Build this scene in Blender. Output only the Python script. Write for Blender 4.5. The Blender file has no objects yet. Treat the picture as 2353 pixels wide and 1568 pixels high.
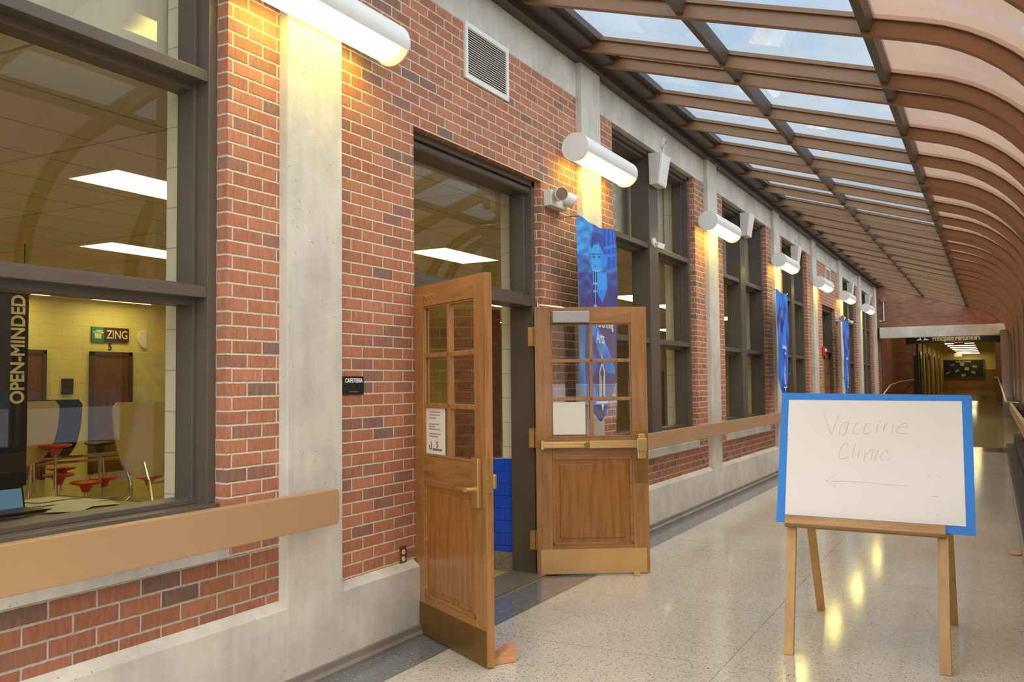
import bpy, bmesh, math, random
from mathutils import Vector, Matrix
random.seed(7)
scn = bpy.context.scene
COL = scn.collection
PI = math.pi

# ------------------------------------------------------------------ materials
def srgb(r, g, b):
    f = lambda c: (c / 12.92) if c <= 0.04045 else ((c + 0.055) / 1.055) ** 2.4
    return (f(r / 255), f(g / 255), f(b / 255), 1)

class NT:
    def __init__(s, name):
        s.m = bpy.data.materials.new(name); s.m.use_nodes = True
        s.t = s.m.node_tree; s.n = s.t.nodes; s.n.clear()
        s.out = s.n.new('ShaderNodeOutputMaterial')
    def new(s, kind, **kw):
        o = s.n.new(kind)
        for k, v in kw.items(): setattr(o, k, v)
        return o
    def link(s, a, b): s.t.links.new(a, b)
    def coord(s, scale=(1, 1, 1), loc=(0, 0, 0)):
        tc = s.new('ShaderNodeTexCoord'); mp = s.new('ShaderNodeMapping')
        mp.inputs['Scale'].default_value = scale; mp.inputs['Location'].default_value = loc
        s.link(tc.outputs['Object'], mp.inputs['Vector']); return mp.outputs['Vector']
    def noise(s, vec, scale, detail=3, rough=.5):
        o = s.new('ShaderNodeTexNoise'); o.inputs['Scale'].default_value = scale
        o.inputs['Detail'].default_value = detail; o.inputs['Roughness'].default_value = rough
        if vec is not None: s.link(vec, o.inputs['Vector'])
        return o.outputs['Fac']
    def ramp(s, fac, stops, interp='LINEAR'):
        o = s.new('ShaderNodeValToRGB'); e = o.color_ramp.elements; o.color_ramp.interpolation = interp
        while len(e) < len(stops): e.new(.5)
        for el, (p, c) in zip(e, stops):
            el.position = p; el.color = c if len(c) == 4 else (*c, 1)
        s.link(fac, o.inputs['Fac']); return o.outputs['Color']
    def math(s, op, a, b=None, c=None):
        o = s.new('ShaderNodeMath', operation=op)
        for i, v in enumerate((a, b, c)):
            if v is None: continue
            if isinstance(v, (int, float)): o.inputs[i].default_value = v
            else: s.link(v, o.inputs[i])
        return o.outputs[0]
    def mix(s, fac, a, b, blend='MIX'):
        o = s.new('ShaderNodeMix', data_type='RGBA', blend_type=blend)
        for i, v in ((0, fac), (6, a), (7, b)):
            if isinstance(v, (int, float)): o.inputs[i].default_value = v
            elif isinstance(v, tuple): o.inputs[i].default_value = v
            else: s.link(v, o.inputs[i])
        return o.outputs[2]
    def bsdf(s, color, rough=.5, metal=0, bump=None, strength=.3, dist=.01, coat=0, spec=.5):
        p = s.new('ShaderNodeBsdfPrincipled')
        for k, v in (('Base Color', color), ('Roughness', rough)):
            if isinstance(v, (int, float, tuple)): p.inputs[k].default_value = v
            else: s.link(v, p.inputs[k])
        p.inputs['Metallic'].default_value = metal; p.inputs['Coat Weight'].default_value = coat
        p.inputs['Coat Roughness'].default_value = .1
        p.inputs['Specular IOR Level'].default_value = spec
        if bump is not None:
            b = s.new('ShaderNodeBump'); b.inputs['Strength'].default_value = strength; b.inputs['Distance'].default_value = dist
            s.link(bump, b.inputs['Height']); s.link(b.outputs[0], p.inputs['Normal'])
        s.link(p.outputs[0], s.out.inputs[0]); return p

def plain(name, c, rough=.5, metal=0, var=.12, scale=6, coat=0, spec=.5):
    t = NT(name); v = t.coord(); f = t.noise(v, scale, 4)
    lo = tuple(x * (1 - var) for x in c[:3]) + (1,); hi = tuple(min(1, x * (1 + var)) for x in c[:3]) + (1,)
    t.bsdf(t.ramp(f, [(.3, lo), (.7, hi)]), rough, metal, coat=coat, spec=spec); return t.m

def brick_mat(name, w, h, y0, z0, dark=1.0, mortar=srgb(208, 192, 168)):
    t = NT(name)
    tc = t.new('ShaderNodeTexCoord'); sx = t.new('ShaderNodeSeparateXYZ'); t.link(tc.outputs['Object'], sx.inputs[0])
    u = t.math('ADD', t.math('SUBTRACT', sx.outputs['Y'], y0), t.math('ADD', sx.outputs['X'], 3.19))
    wob = t.math('MULTIPLY', t.math('SUBTRACT', t.noise(tc.outputs['Object'], 35, 2), .5), .006)
    v = t.math('ADD', t.math('ADD', t.math('SUBTRACT', sx.outputs['Z'], z0), 60 * h), wob)
    cb = t.new('ShaderNodeCombineXYZ'); t.link(t.math('ADD', u, w * 60), cb.inputs[0]); t.link(v, cb.inputs[1])
    def brick(ms, smooth):
        b = t.new('ShaderNodeTexBrick'); b.offset = .5; b.offset_frequency = 2
        t.link(cb.outputs[0], b.inputs['Vector']); b.inputs['Color1'].default_value = (0, 0, 0, 1); b.inputs['Color2'].default_value = (1, 1, 1, 1)
        b.inputs['Mortar'].default_value = (.5, .5, .5, 1); b.inputs['Scale'].default_value = 1
        b.inputs['Mortar Size'].default_value = ms; b.inputs['Mortar Smooth'].default_value = smooth
        b.inputs['Brick Width'].default_value = w; b.inputs['Row Height'].default_value = h; return b
    b = brick(.0056, .15)
    k = dark
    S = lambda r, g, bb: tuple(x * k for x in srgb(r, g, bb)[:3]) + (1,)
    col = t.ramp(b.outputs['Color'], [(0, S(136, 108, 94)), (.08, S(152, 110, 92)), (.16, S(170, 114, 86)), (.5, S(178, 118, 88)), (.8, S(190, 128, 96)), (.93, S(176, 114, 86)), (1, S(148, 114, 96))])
    grain = t.noise(t.coord((40, 40, 9)), 1.6, 4)
    col = t.mix(.5, col, t.ramp(grain, [(.3, (.32, .3, .3)), (.7, (.66, .64, .62))]), 'OVERLAY')
    big = t.noise(t.coord(), 1.1, 3)
    col = t.mix(.22, col, t.ramp(big, [(.3, (.3, .3, .3)), (.7, (.62, .6, .58))]), 'OVERLAY')
    mo = t.mix(.5, mortar, t.ramp(t.noise(t.coord(), 60, 3), [(.3, (.35, .35, .35)), (.7, (.62, .62, .6))]), 'OVERLAY')
    col = t.mix(b.outputs['Fac'], col, mo)
    b2 = brick(.0085, 1)
    hgt = t.math('ADD', t.math('SUBTRACT', 1, b2.outputs['Fac']), t.math('MULTIPLY', t.noise(t.coord(), 90, 3), .25))
    t.bsdf(col, .82, bump=hgt, strength=.7, dist=.006, spec=.25); return t.m

def concrete(name, c):
    t = NT(name); v = t.coord()
    n1 = t.noise(v, 2.2, 5, .6); n2 = t.noise(t.coord((14, 14, 2.2)), 1.2, 4)
    vo = t.new('ShaderNodeTexVoronoi'); vo.inputs['Scale'].default_value = 26; t.link(v, vo.inputs['Vector'])
    pit = t.math('MULTIPLY', t.math('LESS_THAN', vo.outputs['Distance'], .12), t.math('GREATER_THAN', t.noise(v, 5, 2), .56))
    lo = tuple(x * .8 for x in c[:3]) + (1,); hi = tuple(min(1, x * 1.12) for x in c[:3]) + (1,)
    col = t.ramp(n1, [(.32, lo), (.68, hi)])
    col = t.mix(.25, col, t.ramp(n2, [(.3, (.35, .33, .3)), (.7, (.62, .62, .62))]), 'OVERLAY')
    col = t.mix(t.math('MULTIPLY', pit, .6), col, srgb(110, 98, 80))
    h = t.math('SUBTRACT', t.math('ADD', t.noise(v, 40, 5, .7), t.noise(v, 9, 4)), t.math('MULTIPLY', pit, 1.5))
    t.bsdf(col, .85, bump=h, strength=.35, dist=.008, spec=.2); return t.m

def terrazzo():
    t = NT('terrazzo'); tc = t.new('ShaderNodeTexCoord'); sx = t.new('ShaderNodeSeparateXYZ'); t.link(tc.outputs['Object'], sx.inputs[0])
    v = t.coord()
    def chips(scale, th, seed):
        vo = t.new('ShaderNodeTexVoronoi'); vo.inputs['Scale'].default_value = scale
        t.link(t.coord((1, 1.35, 1), (seed, seed * 2, 0)), vo.inputs['Vector'])
        r = t.new('ShaderNodeSeparateColor'); t.link(vo.outputs['Color'], r.inputs[0])
        return t.math('MULTIPLY', t.math('GREATER_THAN', r.outputs[0], th), t.math('LESS_THAN', vo.outputs['Distance'], t.math('MULTIPLY', r.outputs[1], .48)))
    base = t.ramp(t.noise(v, .9, 4), [(.3, srgb(192, 184, 166)), (.7, srgb(206, 199, 182))])
    base = t.mix(.5, base, t.ramp(t.noise(v, 130, 3), [(.35, (.36, .35, .34)), (.65, (.62, .61, .6))]), 'OVERLAY')
    c1 = chips(80, .62, 3.1); c2 = chips(130, .56, 9.7); c3 = chips(60, .8, 5.2)
    light = t.mix(t.math('MULTIPLY', c2, .75), base, srgb(120, 104, 84))
    light = t.mix(t.math('MULTIPLY', c1, .92), light, srgb(88, 76, 62))
    light = t.mix(t.math('MULTIPLY', c3, .5), light, srgb(232, 224, 208))
    gb = t.ramp(t.noise(v, 170, 3), [(.35, srgb(92, 92, 93)), (.65, srgb(132, 131, 130))])
    grey = t.mix(t.math('MULTIPLY', c1, .8), gb, srgb(58, 58, 60)); grey = t.mix(t.math('MULTIPLY', c3, .6), grey, srgb(196, 192, 184))
    isb = t.math('LESS_THAN', sx.outputs['X'], -2.80)
    col = t.mix(isb, light, grey)
    def joint(s, x0, p):
        a = t.math('ABSOLUTE', t.math('SUBTRACT', t.math('FRACT', t.math('ADD', t.math('DIVIDE', t.math('SUBTRACT', s, x0), p), .5)), .5))
        return t.math('LESS_THAN', a, .0021 / p)
    j = t.math('MAXIMUM', joint(sx.outputs['X'], -1.313, 1.487), t.math('MULTIPLY', joint(sx.outputs['Y'], 4.80, 1.207), t.math('SUBTRACT', 1, isb)))
    col = t.mix(t.math('MULTIPLY', j, .75), col, srgb(95, 84, 68))
    band = t.math('MULTIPLY', t.math('GREATER_THAN', sx.outputs['Y'], 20.9), t.math('LESS_THAN', sx.outputs['Y'], 22.3))
    col = t.mix(t.math('MULTIPLY', band, .85), col, srgb(62, 56, 52))
    rg = t.math('ADD', .06, t.math('MULTIPLY', t.noise(v, 3.5, 3), .10))
    t.bsdf(col, rg, bump=t.noise(v, 4, 2), strength=.05, dist=.01, spec=.6); return t.m

def wood(name, dark, mid, light, axis='Z', rough=.35, coat=.25, scale=1.0):
    t = NT(name); s = {'Z': (18, 18, 1.3), 'X': (1.3, 18, 18), 'Y': (18, 1.3, 18)}[axis]
    s = tuple(x * scale for x in s)
    v = t.coord(s); n = t.noise(v, 1.6, 6, .62)
    f = t.math('ADD', t.math('MULTIPLY', n, .78), t.math('MULTIPLY', t.noise(t.coord(tuple(x * 4 for x in s)), 2.2, 4), .22))
    col = t.ramp(f, [(.28, dark), (.5, mid), (.75, light)])
    col = t.mix(.3, col, t.ramp(t.noise(t.coord(), 1.7, 3), [(.3, (.36, .36, .36)), (.7, (.62, .62, .62))]), 'OVERLAY')
    t.bsdf(col, rough, bump=n, strength=.12, dist=.003, coat=coat); return t.m

def emit(name, c, strength):
    t = NT(name); e = t.new('ShaderNodeEmission'); v = t.coord()
    t.link(t.ramp(t.noise(v, 3, 2), [(.2, tuple(x * .94 for x in c[:3])), (.8, c)]), e.inputs['Color'])
    e.inputs['Strength'].default_value = strength; t.link(e.outputs[0], t.out.inputs[0]); return t.m

def glass(name, tint=(.93, .96, .95, 1), refl=1.0, base=.04):
    t = NT(name); tr = t.new('ShaderNodeBsdfTransparent'); tr.inputs[0].default_value = tint
    g = t.new('ShaderNodeBsdfGlossy'); g.inputs['Roughness'].default_value = .0; g.inputs['Color'].default_value = (1, 1, 1, 1)
    b = t.new('ShaderNodeBump'); b.inputs['Strength'].default_value = .015; b.inputs['Distance'].default_value = .02
    t.link(t.noise(t.coord(), 1.6, 2), b.inputs['Height']); t.link(b.outputs[0], g.inputs['Normal'])
    lw = t.new('ShaderNodeLayerWeight'); lw.inputs[0].default_value = .5
    f = t.math('ADD', t.math('MULTIPLY', t.math('POWER', lw.outputs['Facing'], 4.0), .8 * refl), base)
    mx = t.new('ShaderNodeMixShader'); t.link(t.math('MINIMUM', f, .95), mx.inputs[0])
    t.link(tr.outputs[0], mx.inputs[1]); t.link(g.outputs[0], mx.inputs[2]); t.link(mx.outputs[0], t.out.inputs[0]); return t.m

def acrylic(name):
    t = NT(name); v = t.coord()
    tl = t.new('ShaderNodeBsdfTranslucent'); t.link(t.ramp(t.noise(v, .8, 3), [(.3, srgb(138, 110, 92)), (.7, srgb(150, 122, 104))]), tl.inputs[0])
    tr = t.new('ShaderNodeBsdfTransparent'); tr.inputs[0].default_value = srgb(184, 158, 138)
    g = t.new('ShaderNodeBsdfGlossy'); g.inputs['Roughness'].default_value = .04
    a = t.new('ShaderNodeMixShader'); a.inputs[0].default_value = .55
    t.link(tl.outputs[0], a.inputs[1]); t.link(tr.outputs[0], a.inputs[2])
    lw = t.new('ShaderNodeLayerWeight'); lw.inputs[0].default_value = .5
    b = t.new('ShaderNodeMixShader'); t.link(t.math('ADD', t.math('MULTIPLY', t.math('POWER', lw.outputs['Facing'], 4), .5), .04), b.inputs[0])
    t.link(a.outputs[0], b.inputs[1]); t.link(g.outputs[0], b.inputs[2]); t.link(b.outputs[0], t.out.inputs[0]); return t.m

def vcol(name, rough=.55):
    t = NT(name); a = t.new('ShaderNodeVertexColor'); a.layer_name = 'paint'
    n = t.noise(t.coord((1, 9, 1.5)), 2.5, 3)
    t.bsdf(a.outputs['Color'], rough, bump=n, strength=.5, dist=.02); return t.m

def blocks(name, c, w, h, joint, rough=.6):
    t = NT(name); tc = t.new('ShaderNodeTexCoord'); sx = t.new('ShaderNodeSeparateXYZ'); t.link(tc.outputs['Object'], sx.inputs[0])
    cb = t.new('ShaderNodeCombineXYZ'); t.link(t.math('ADD', sx.outputs['X'], sx.outputs['Y']), cb.inputs[0]); t.link(sx.outputs['Z'], cb.inputs[1])
    b = t.new('ShaderNodeTexBrick'); t.link(cb.outputs[0], b.inputs['Vector']); b.inputs['Scale'].default_value = 1
    b.inputs['Color1'].default_value = tuple(x * .94 for x in c[:3]) + (1,); b.inputs['Color2'].default_value = c
    b.inputs['Mortar'].default_value = joint; b.inputs['Mortar Size'].default_value = .004; b.inputs['Mortar Smooth'].default_value = .4
    b.inputs['Brick Width'].default_value = w; b.inputs['Row Height'].default_value = h
    t.bsdf(b.outputs['Color'], rough, bump=t.math('SUBTRACT', 1, b.outputs['Fac']), strength=.4, dist=.004); return t.m

BRICK = brick_mat('red brick', .2, .0679, 4.015, 2.218)
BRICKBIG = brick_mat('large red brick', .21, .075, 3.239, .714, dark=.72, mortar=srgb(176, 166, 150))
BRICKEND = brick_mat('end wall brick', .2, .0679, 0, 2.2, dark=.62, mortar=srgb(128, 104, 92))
CONC = concrete('weathered concrete', srgb(206, 199, 184))
TERR = terrazzo()
BRONZE = plain('dark bronze window metal', srgb(96, 85, 74), .42, .15, .06, 3)
RIBM = plain('brown roof bar metal', srgb(128, 92, 60), .42, .1, .06, 3)
GUTTER = plain('dark eave metal', srgb(80, 66, 56), .45, .2, .1, 3)
GLASS = glass('window glass', (.95, .95, .91, 1), .8, .05)
DGLASS = glass('door glass', (.93, .94, .92, 1), .8, .05)
RGLASS = glass('roof glass', (.64, .73, .80, 1), .8, .05)
ACRY = acrylic('bronze curved glazing')
OAK = wood('oak stile', srgb(116, 76, 34), srgb(158, 108, 56), srgb(182, 130, 74), 'Z')
OAKX = wood('oak rail', srgb(116, 76, 34), srgb(156, 106, 54), srgb(180, 128, 72), 'X')
OAKP = wood('oak panel', srgb(120, 72, 28), srgb(152, 98, 44), srgb(172, 116, 58), 'Z', .25, .4)
PINE = wood('pale easel wood', srgb(172, 124, 64), srgb(194, 148, 84), srgb(210, 166, 102), 'Z', .45, .1)
PINEX = wood('pale easel tray wood', srgb(146, 100, 46), srgb(178, 130, 70), srgb(198, 152, 92), 'X', .45, .1)
BLOCKW = wood('raw pine', srgb(160, 104, 66), srgb(196, 138, 92), srgb(212, 160, 112), 'X', .7, 0, 2)
RAIL = plain('tan vinyl rail', srgb(176, 138, 98), .42, 0, .03, 2)
RAILB = plain('rail bracket', srgb(60, 50, 44), .6)
BRASS = plain('brushed brass', srgb(206, 170, 108), .34, .85, .08, 5)
BRASSOLD = plain('aged brass', srgb(150, 112, 56), .4, .8, .2, 8)
KICK = plain('bronze kick plate', srgb(206, 158, 98), .36, .35, .08, 4)
STEELP = plain('grey closer paint', srgb(168, 162, 156), .45, .2, .04)
CHROME = plain('chrome', srgb(205, 200, 190), .18, .95, .05)
WHITE = plain('white enamel', srgb(232, 228, 218), .4, 0, .03)
WHITE2 = plain('white plastic', srgb(226, 220, 208), .5, 0, .03)
VENTD = plain('vent cavity', srgb(120, 118, 114), .8)
def lamp_mat():
    t = NT('warm lamp diffuser'); tc = t.new('ShaderNodeTexCoord'); sx = t.new('ShaderNodeSeparateXYZ'); t.link(tc.outputs['Object'], sx.inputs[0])
    m = t.new('ShaderNodeMapRange', interpolation_type='SMOOTHSTEP'); t.link(t.math('ABSOLUTE', sx.outputs['Y']), m.inputs[0])
    m.inputs[1].default_value = .44; m.inputs[2].default_value = .56; m.inputs[3].default_value = 10.5; m.inputs[4].default_value = 1.1
    e = t.new('ShaderNodeEmission'); e.inputs['Color'].default_value = (1, .82, .21, 1); t.link(m.outputs[0], e.inputs['Strength']); t.link(e.outputs[0], t.out.inputs[0]); return t.m
LAMPE = lamp_mat()
HALLE = emit('hall strip diffuser', (1, .86, .42, 1), 15.0)
TROFF = emit('troffer diffuser', (1, .88, .33, 1), 4.4)
BLUEB = plain('blue foam board', srgb(38, 128, 214), .5, 0, .04)
PAPERB = plain('white poster board', srgb(232, 226, 216), .45, 0, .015, 2)
PENCIL = plain('faint marker', srgb(182, 174, 162), .8)
PAPER = plain('paper', srgb(228, 220, 204), .7, 0, .02)
INK = plain('printed ink', srgb(60, 56, 54), .8)
INKL = plain('light grey ink', srgb(140, 130, 124), .8)
BLACK = plain('black plastic', srgb(28, 27, 27), .4)
SIGNB = plain('black sign', srgb(24, 24, 26), .35)
SIGNW = plain('white lettering', srgb(238, 236, 230), .6)
CREAM = blocks('cream painted block', srgb(232, 224, 196), .4, .2, srgb(190, 182, 156))
YBLOCK = blocks('yellow painted block', srgb(230, 212, 140), .4, .2, srgb(204, 186, 118))
BLUET = blocks('blue glazed tile', srgb(34, 88, 226), .2, .1, srgb(20, 50, 160), .18)
CTILE = blocks('ceiling tile', srgb(176, 160, 132), .61, .61, srgb(120, 106, 84), .9)
def ceil_tile():
    t = NT('acoustic ceiling'); v = t.coord()
    b = t.new('ShaderNodeTexBrick'); t.link(v, b.inputs['Vector']); b.inputs['Scale'].default_value = 1; b.offset = 0
    b.inputs['Color1'].default_value = srgb(222, 206, 180); b.inputs['Color2'].default_value = srgb(226, 212, 186); b.inputs['Mortar'].default_value = srgb(176, 162, 138)
    b.inputs['Mortar Size'].default_value = .012; b.inputs['Brick Width'].default_value = .61; b.inputs['Row Height'].default_value = 1.22
    t.bsdf(b.outputs['Color'], .9); return t.m
CEIL = ceil_tile()
VINYL = plain('cafeteria floor', srgb(182, 166, 122), .22, 0, .1, 2)
HALLF = plain('hall floor', srgb(150, 132, 84), .08, 0, .06, 1)
HALLC = plain('hall ceiling', srgb(196, 176, 110), .8, 0, .05)
TANW = plain('hall tan dado', srgb(150, 112, 62), .55, 0, .06, 1)
TABLET = plain('tan laminate', srgb(196, 172, 116), .35, 0, .03, 2)
DARKT = plain('dark table underside', srgb(34, 32, 40), .22)
STOOLR = plain('red stool plastic', srgb(198, 62, 34), .35)
DESK = wood('brown desk laminate', srgb(70, 44, 24), srgb(104, 70, 40), srgb(128, 88, 54), 'Y', .3, .2)
SCREEN = emit('laptop screen', srgb(96, 128, 150), .55)
DOORB = wood('brown interior door', srgb(84, 46, 20), srgb(112, 66, 30), srgb(132, 82, 42), 'Z', .4, .1)
NAVY = plain('navy banner cloth', srgb(26, 30, 48), .7)
CREAML = plain('cream lettering', srgb(226, 214, 178), .7)
TEAL = plain('teal sign panel', srgb(24, 132, 112), .5)
MAROON = plain('maroon sign panel', srgb(72, 28, 26), .5)
SNOW = plain('snow', srgb(200, 196, 194), .9, 0, .03, .4)
BASEM = plain('grey baseboard', srgb(128, 118, 106), .4, 0, .2, 3)
DKBASE = plain('dark base', srgb(66, 58, 50), .5, 0, .2, 2)
POSTM = plain('dark brown post', srgb(128, 112, 96), .5, .1, .15, 2)
REDP = plain('red plastic', srgb(196, 30, 26), .35)
EXITE = emit('exit sign red', (1, .09, .03, 1), 2.2)
ORANGE = plain('orange scrap', srgb(214, 150, 112), .7)
BEIGE = plain('beige panel', srgb(196, 184, 160), .8, 0, .04)
BANNER = vcol('blue banner print')
GREYM = plain('grey threshold', srgb(130, 118, 100), .4, .3, .1)
REFLC = plain('lamp reflector glass', srgb(150, 140, 128), .12, .7, .2, 30)

# ------------------------------------------------------------------ helpers
class MB:
    def __init__(s): s.v = []; s.f = []
    def add(s, vs, fs):
        o = len(s.v); s.v += [tuple(p) for p in vs]; s.f += [tuple(i + o for i in f) for f in fs]; return s
    def box(s, x0, x1, y0, y1, z0, z1):
        x0, x1 = sorted((x0, x1)); y0, y1 = sorted((y0, y1)); z0, z1 = sorted((z0, z1))
        return s.add([(x0, y0, z0), (x1, y0, z0), (x1, y1, z0), (x0, y1, z0), (x0, y0, z1), (x1, y0, z1), (x1, y1, z1), (x0, y1, z1)],
                     [(0, 3, 2, 1), (4, 5, 6, 7), (0, 1, 5, 4), (1, 2, 6, 5), (2, 3, 7, 6), (3, 0, 4, 7)])
    def prism(s, pts, vec):
        n = len(pts); vec = Vector(vec); P = [Vector(p) for p in pts]
        return s.add(P + [p + vec for p in P], [tuple(range(n))[::-1], tuple(range(n, 2 * n))] + [(i, (i + 1) % n, n + (i + 1) % n, n + i) for i in range(n)])
    def bar(s, a, b, w, h, up=(0, 0, 1)):
        a = Vector(a); b = Vector(b); d = (b - a).normalized(); u = Vector(up); r = d.cross(u)
        if r.length < 1e-5: r = d.cross(Vector((1, 0, 0)))
        r.normalize(); u = r.cross(d)
        q = [a + r * w / 2 * i + u * h / 2 * j for i, j in ((-1, -1), (1, -1), (1, 1), (-1, 1))]
        return s.prism(q, b - a)
    def tube(s, pts, r, n=10, closed=False):
        P = [Vector(p) for p in pts]; rings = []; prev = None
        R = r if isinstance(r, (list, tuple)) else [r] * len(P)
        for i, p in enumerate(P):
            d = (P[min(i + 1, len(P) - 1)] - P[max(i - 1, 0)]).normalized()
            if prev is None:
                a = d.cross(Vector((0, 0, 1)));
                if a.length < 1e-3: a = d.cross(Vector((1, 0, 0)))
            else: a = prev - d * prev.dot(d)
            a.normalize(); prev = a; b = d.cross(a)
            rings.append([p + (a * math.cos(t * 2 * PI / n) + b * math.sin(t * 2 * PI / n)) * R[i] for t in range(n)])
        vs = [q for rr in rings for q in rr]; fs = []
        for i in range(len(P) - 1):
            for t in range(n):
                fs.append((i * n + t, i * n + (t + 1) % n, (i + 1) * n + (t + 1) % n, (i + 1) * n + t))
        fs += [tuple(range(n))[::-1], tuple(range((len(P) - 1) * n, len(P) * n))]
        return s.add(vs, fs)
    def cyl(s, a, b, r, n=24): return s.tube([a, b], r, n)
    def pane(s, x, y0, y1, z0, z1): return s.add([(x, y0, z0), (x, y1, z0), (x, y1, z1), (x, y0, z1)], [(0, 1, 2, 3)])
    def build(s, name, mat, parent=None, bevel=0, smooth=False, loc=None, rot=None):
        me = bpy.data.meshes.new(name); me.from_pydata(s.v, [], s.f)
        bm = bmesh.new(); bm.from_mesh(me); bmesh.ops.recalc_face_normals(bm, faces=bm.faces)
        if bevel: bmesh.ops.bevel(bm, geom=list(bm.edges), offset=bevel, segments=2, affect='EDGES', profile=.6, clamp_overlap=True)
        bm.to_mesh(me); bm.free()
        if smooth:
            for p in me.polygons: p.use_smooth = True
            try: me.set_sharp_from_angle(angle=math.radians(40))
            except Exception: pass
        me.materials.append(mat)
        o = bpy.data.objects.new(name, me); COL.objects.link(o)
        if parent is not None: o.parent = parent
        if loc is not None: o.location = loc
        if rot is not None: o.rotation_euler = rot
        return o

def tag(o, label=None, cat=None, group=None, kind=None):
    if label: o['label'] = label
    if cat: o['category'] = cat
    if group: o['group'] = group
    if kind: o['kind'] = kind
    return o
def empty(name, loc=(0, 0, 0), rz=0, **k):
    o = bpy.data.objects.new(name, None); COL.objects.link(o); o.location = loc; o.rotation_euler = (0, 0, rz)
    o.empty_display_size = .1
    return tag(o, **k)
def struct(o, label, cat): return tag(o, label, cat, kind='structure')
def dup(root, loc, label=None, mesh_swap=None):
    r = root.copy(); COL.objects.link(r); r.location = loc
    if label: r['label'] = label
    for ch in list(root.children):
        c = ch.copy(); COL.objects.link(c); c.parent = r
        for g in list(ch.children):
            d = g.copy(); COL.objects.link(d); d.parent = c
    return r
AX_WALL = Matrix(((0, 0, 1), (1, 0, 0), (0, 1, 0)))            # text reading on a wall facing +X
AX_END = Matrix(((1, 0, 0), (0, 0, -1), (0, 1, 0)))            # text on a wall facing -Y
AX_UP = Matrix(((0, 0, 1), (0, -1, 0), (1, 0, 0)))             # reading upward on a wall facing +X
def text(name, body, size, loc, mat, ax=None, parent=None, align='CENTER', sx=1.0, off=0, ext=.0008, width=None):
    c = bpy.data.curves.new(name, 'FONT'); c.body = body; c.size = size; c.align_x = align; c.align_y = 'CENTER'
    c.extrude = ext; c.offset = off
    o = bpy.data.objects.new(name, c); COL.objects.link(o); c.materials.append(mat)
    if ax is not None: o.rotation_euler = ax.to_euler()
    o.location = loc; o.scale = (sx, 1, 1)
    if width:
        bpy.context.view_layer.update()
        if o.dimensions.x > 0: o.scale = (width / o.dimensions.x * sx, 1, 1)
    if parent is not None: o.parent = parent
    return o

# ------------------------------------------------------------------ camera (f = 2053.5 px over 2353 px)
cam = bpy.data.cameras.new('camera'); co = bpy.data.objects.new('camera', cam); COL.objects.link(co)
yaw, pit, rol = math.radians(28.25), math.radians(2.711), math.radians(-.599)
F = Vector((-math.sin(yaw) * math.cos(pit), math.cos(yaw) * math.cos(pit), math.sin(pit)))
R0 = Vector((math.cos(yaw), math.sin(yaw), 0)); U0 = R0.cross(F)
Rv = R0 * math.cos(rol) + U0 * math.sin(rol); Uv = Rv.cross(F)
mw = Matrix((Rv, Uv, -F)).transposed().to_4x4(); mw.translation = (0, 0, 1.52); co.matrix_world = mw
cam.sensor_width = 36; cam.lens = 36 * 2053.5 / 2353; cam.clip_start = .05; cam.clip_end = 400
scn.camera = co

# ------------------------------------------------------------------ key dimensions
XB = -3.19            # brick face
XP = -3.134           # pillar and curb face
XW = -3.258           # window frame face
PILL = [(-.5, -.07), (3.436, 3.867), (7.173, 7.605), (11.149, 11.585), (15.06, 15.53), (18.66, 19.12), (22.26, 22.72), (25.84, 26.30), (29.42, 29.98)]
SOFF = 4.05           # underside of the concrete beam
WINS = [(1, (.42, 3.083), 1.75), (2, (8.03, 10.73), 9.38), (3, (12.04, 14.70), 13.37), (4, (15.95, 18.30), 17.15), (6, (23.15, 25.45), 24.4), (7, (26.75, 29.05), 28.0)]
ZS, ZB1, ZB2 = .95, 1.966, 3.003

# ------------------------------------------------------------------ floor
MB().box(-3.14, .62, -3, 22.4, -.1, 0).build('floor', TERR)
struct(bpy.data.objects['floor'], 'polished cream speckled terrazzo floor with grey border strip along the wall', 'floor')
ramp = MB(); ramp.prism([(-3.05, 22.4, -.1), (-3.05, 22.4, 0), (-3.05, 34.6, .75), (-3.05, 34.6, -.1)], (3.65, 0, 0)); ramp.build('floor', HALLF)
struct(bpy.data.objects['floor.001'], 'shiny floor ramping up toward the far hallway', 'floor')
MB().box(-3.6, 1.2, 34.6, 68.5, .65, .75).build('floor', HALLF)
struct(bpy.data.objects['floor.002'], 'long shiny reflective floor of the far yellow hallway', 'floor')

# ------------------------------------------------------------------ left wall
w = MB(); big = MB(); sill = MB(); inner = MB()
bays = [(PILL[i][1], PILL[i + 1][0]) for i in range(8)]
for i, (a, b) in enumerate(bays):
    if i in (1, 5):
        oa, ob = (4.645, 6.455) if i == 1 else (20.03, 21.75)
        w.box(-3.43, XB, a, oa, .40, SOFF); w.box(-3.43, XB, ob, b, .40, SOFF); w.box(-3.43, XB, oa, ob, 3.16, SOFF)
        inner.box(-3.57, -3.43, a - .8, oa + .015, 0, SOFF); inner.box(-3.57, -3.43, ob + .01, b + .83, 0, SOFF); inner.box(-3.57, -3.43, oa, ob, 3.2, SOFF)
    else:
        oa, ob = [x[1] for x in WINS if a - .1 < x[1][0] < b][0]
        w.box(-3.43, XB, a, oa, .716, SOFF); w.box(-3.43, XB, ob, b, .716, SOFF)
        big.box(-3.43, XB, a, b, .40, .716)
        sill.box(-3.43, XB + .012, oa - .03, ob + .012, .720, .80); sill.box(-3.43, XB - .004, oa, ob, .80, ZS)
        inner.box(-3.57, -3.43, oa, ob, 0, ZS - .04)
        inner.box(-3.57, -3.43, ob - .03, b + .83, 0, SOFF)
struct(w.build('wall_left', BRICK), 'red brick wall with windows and cafeteria doorway along the left', 'wall')
struct(big.build('wall_left', BRICKBIG), 'dark red large brick strips under the left windows', 'wall')
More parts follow.
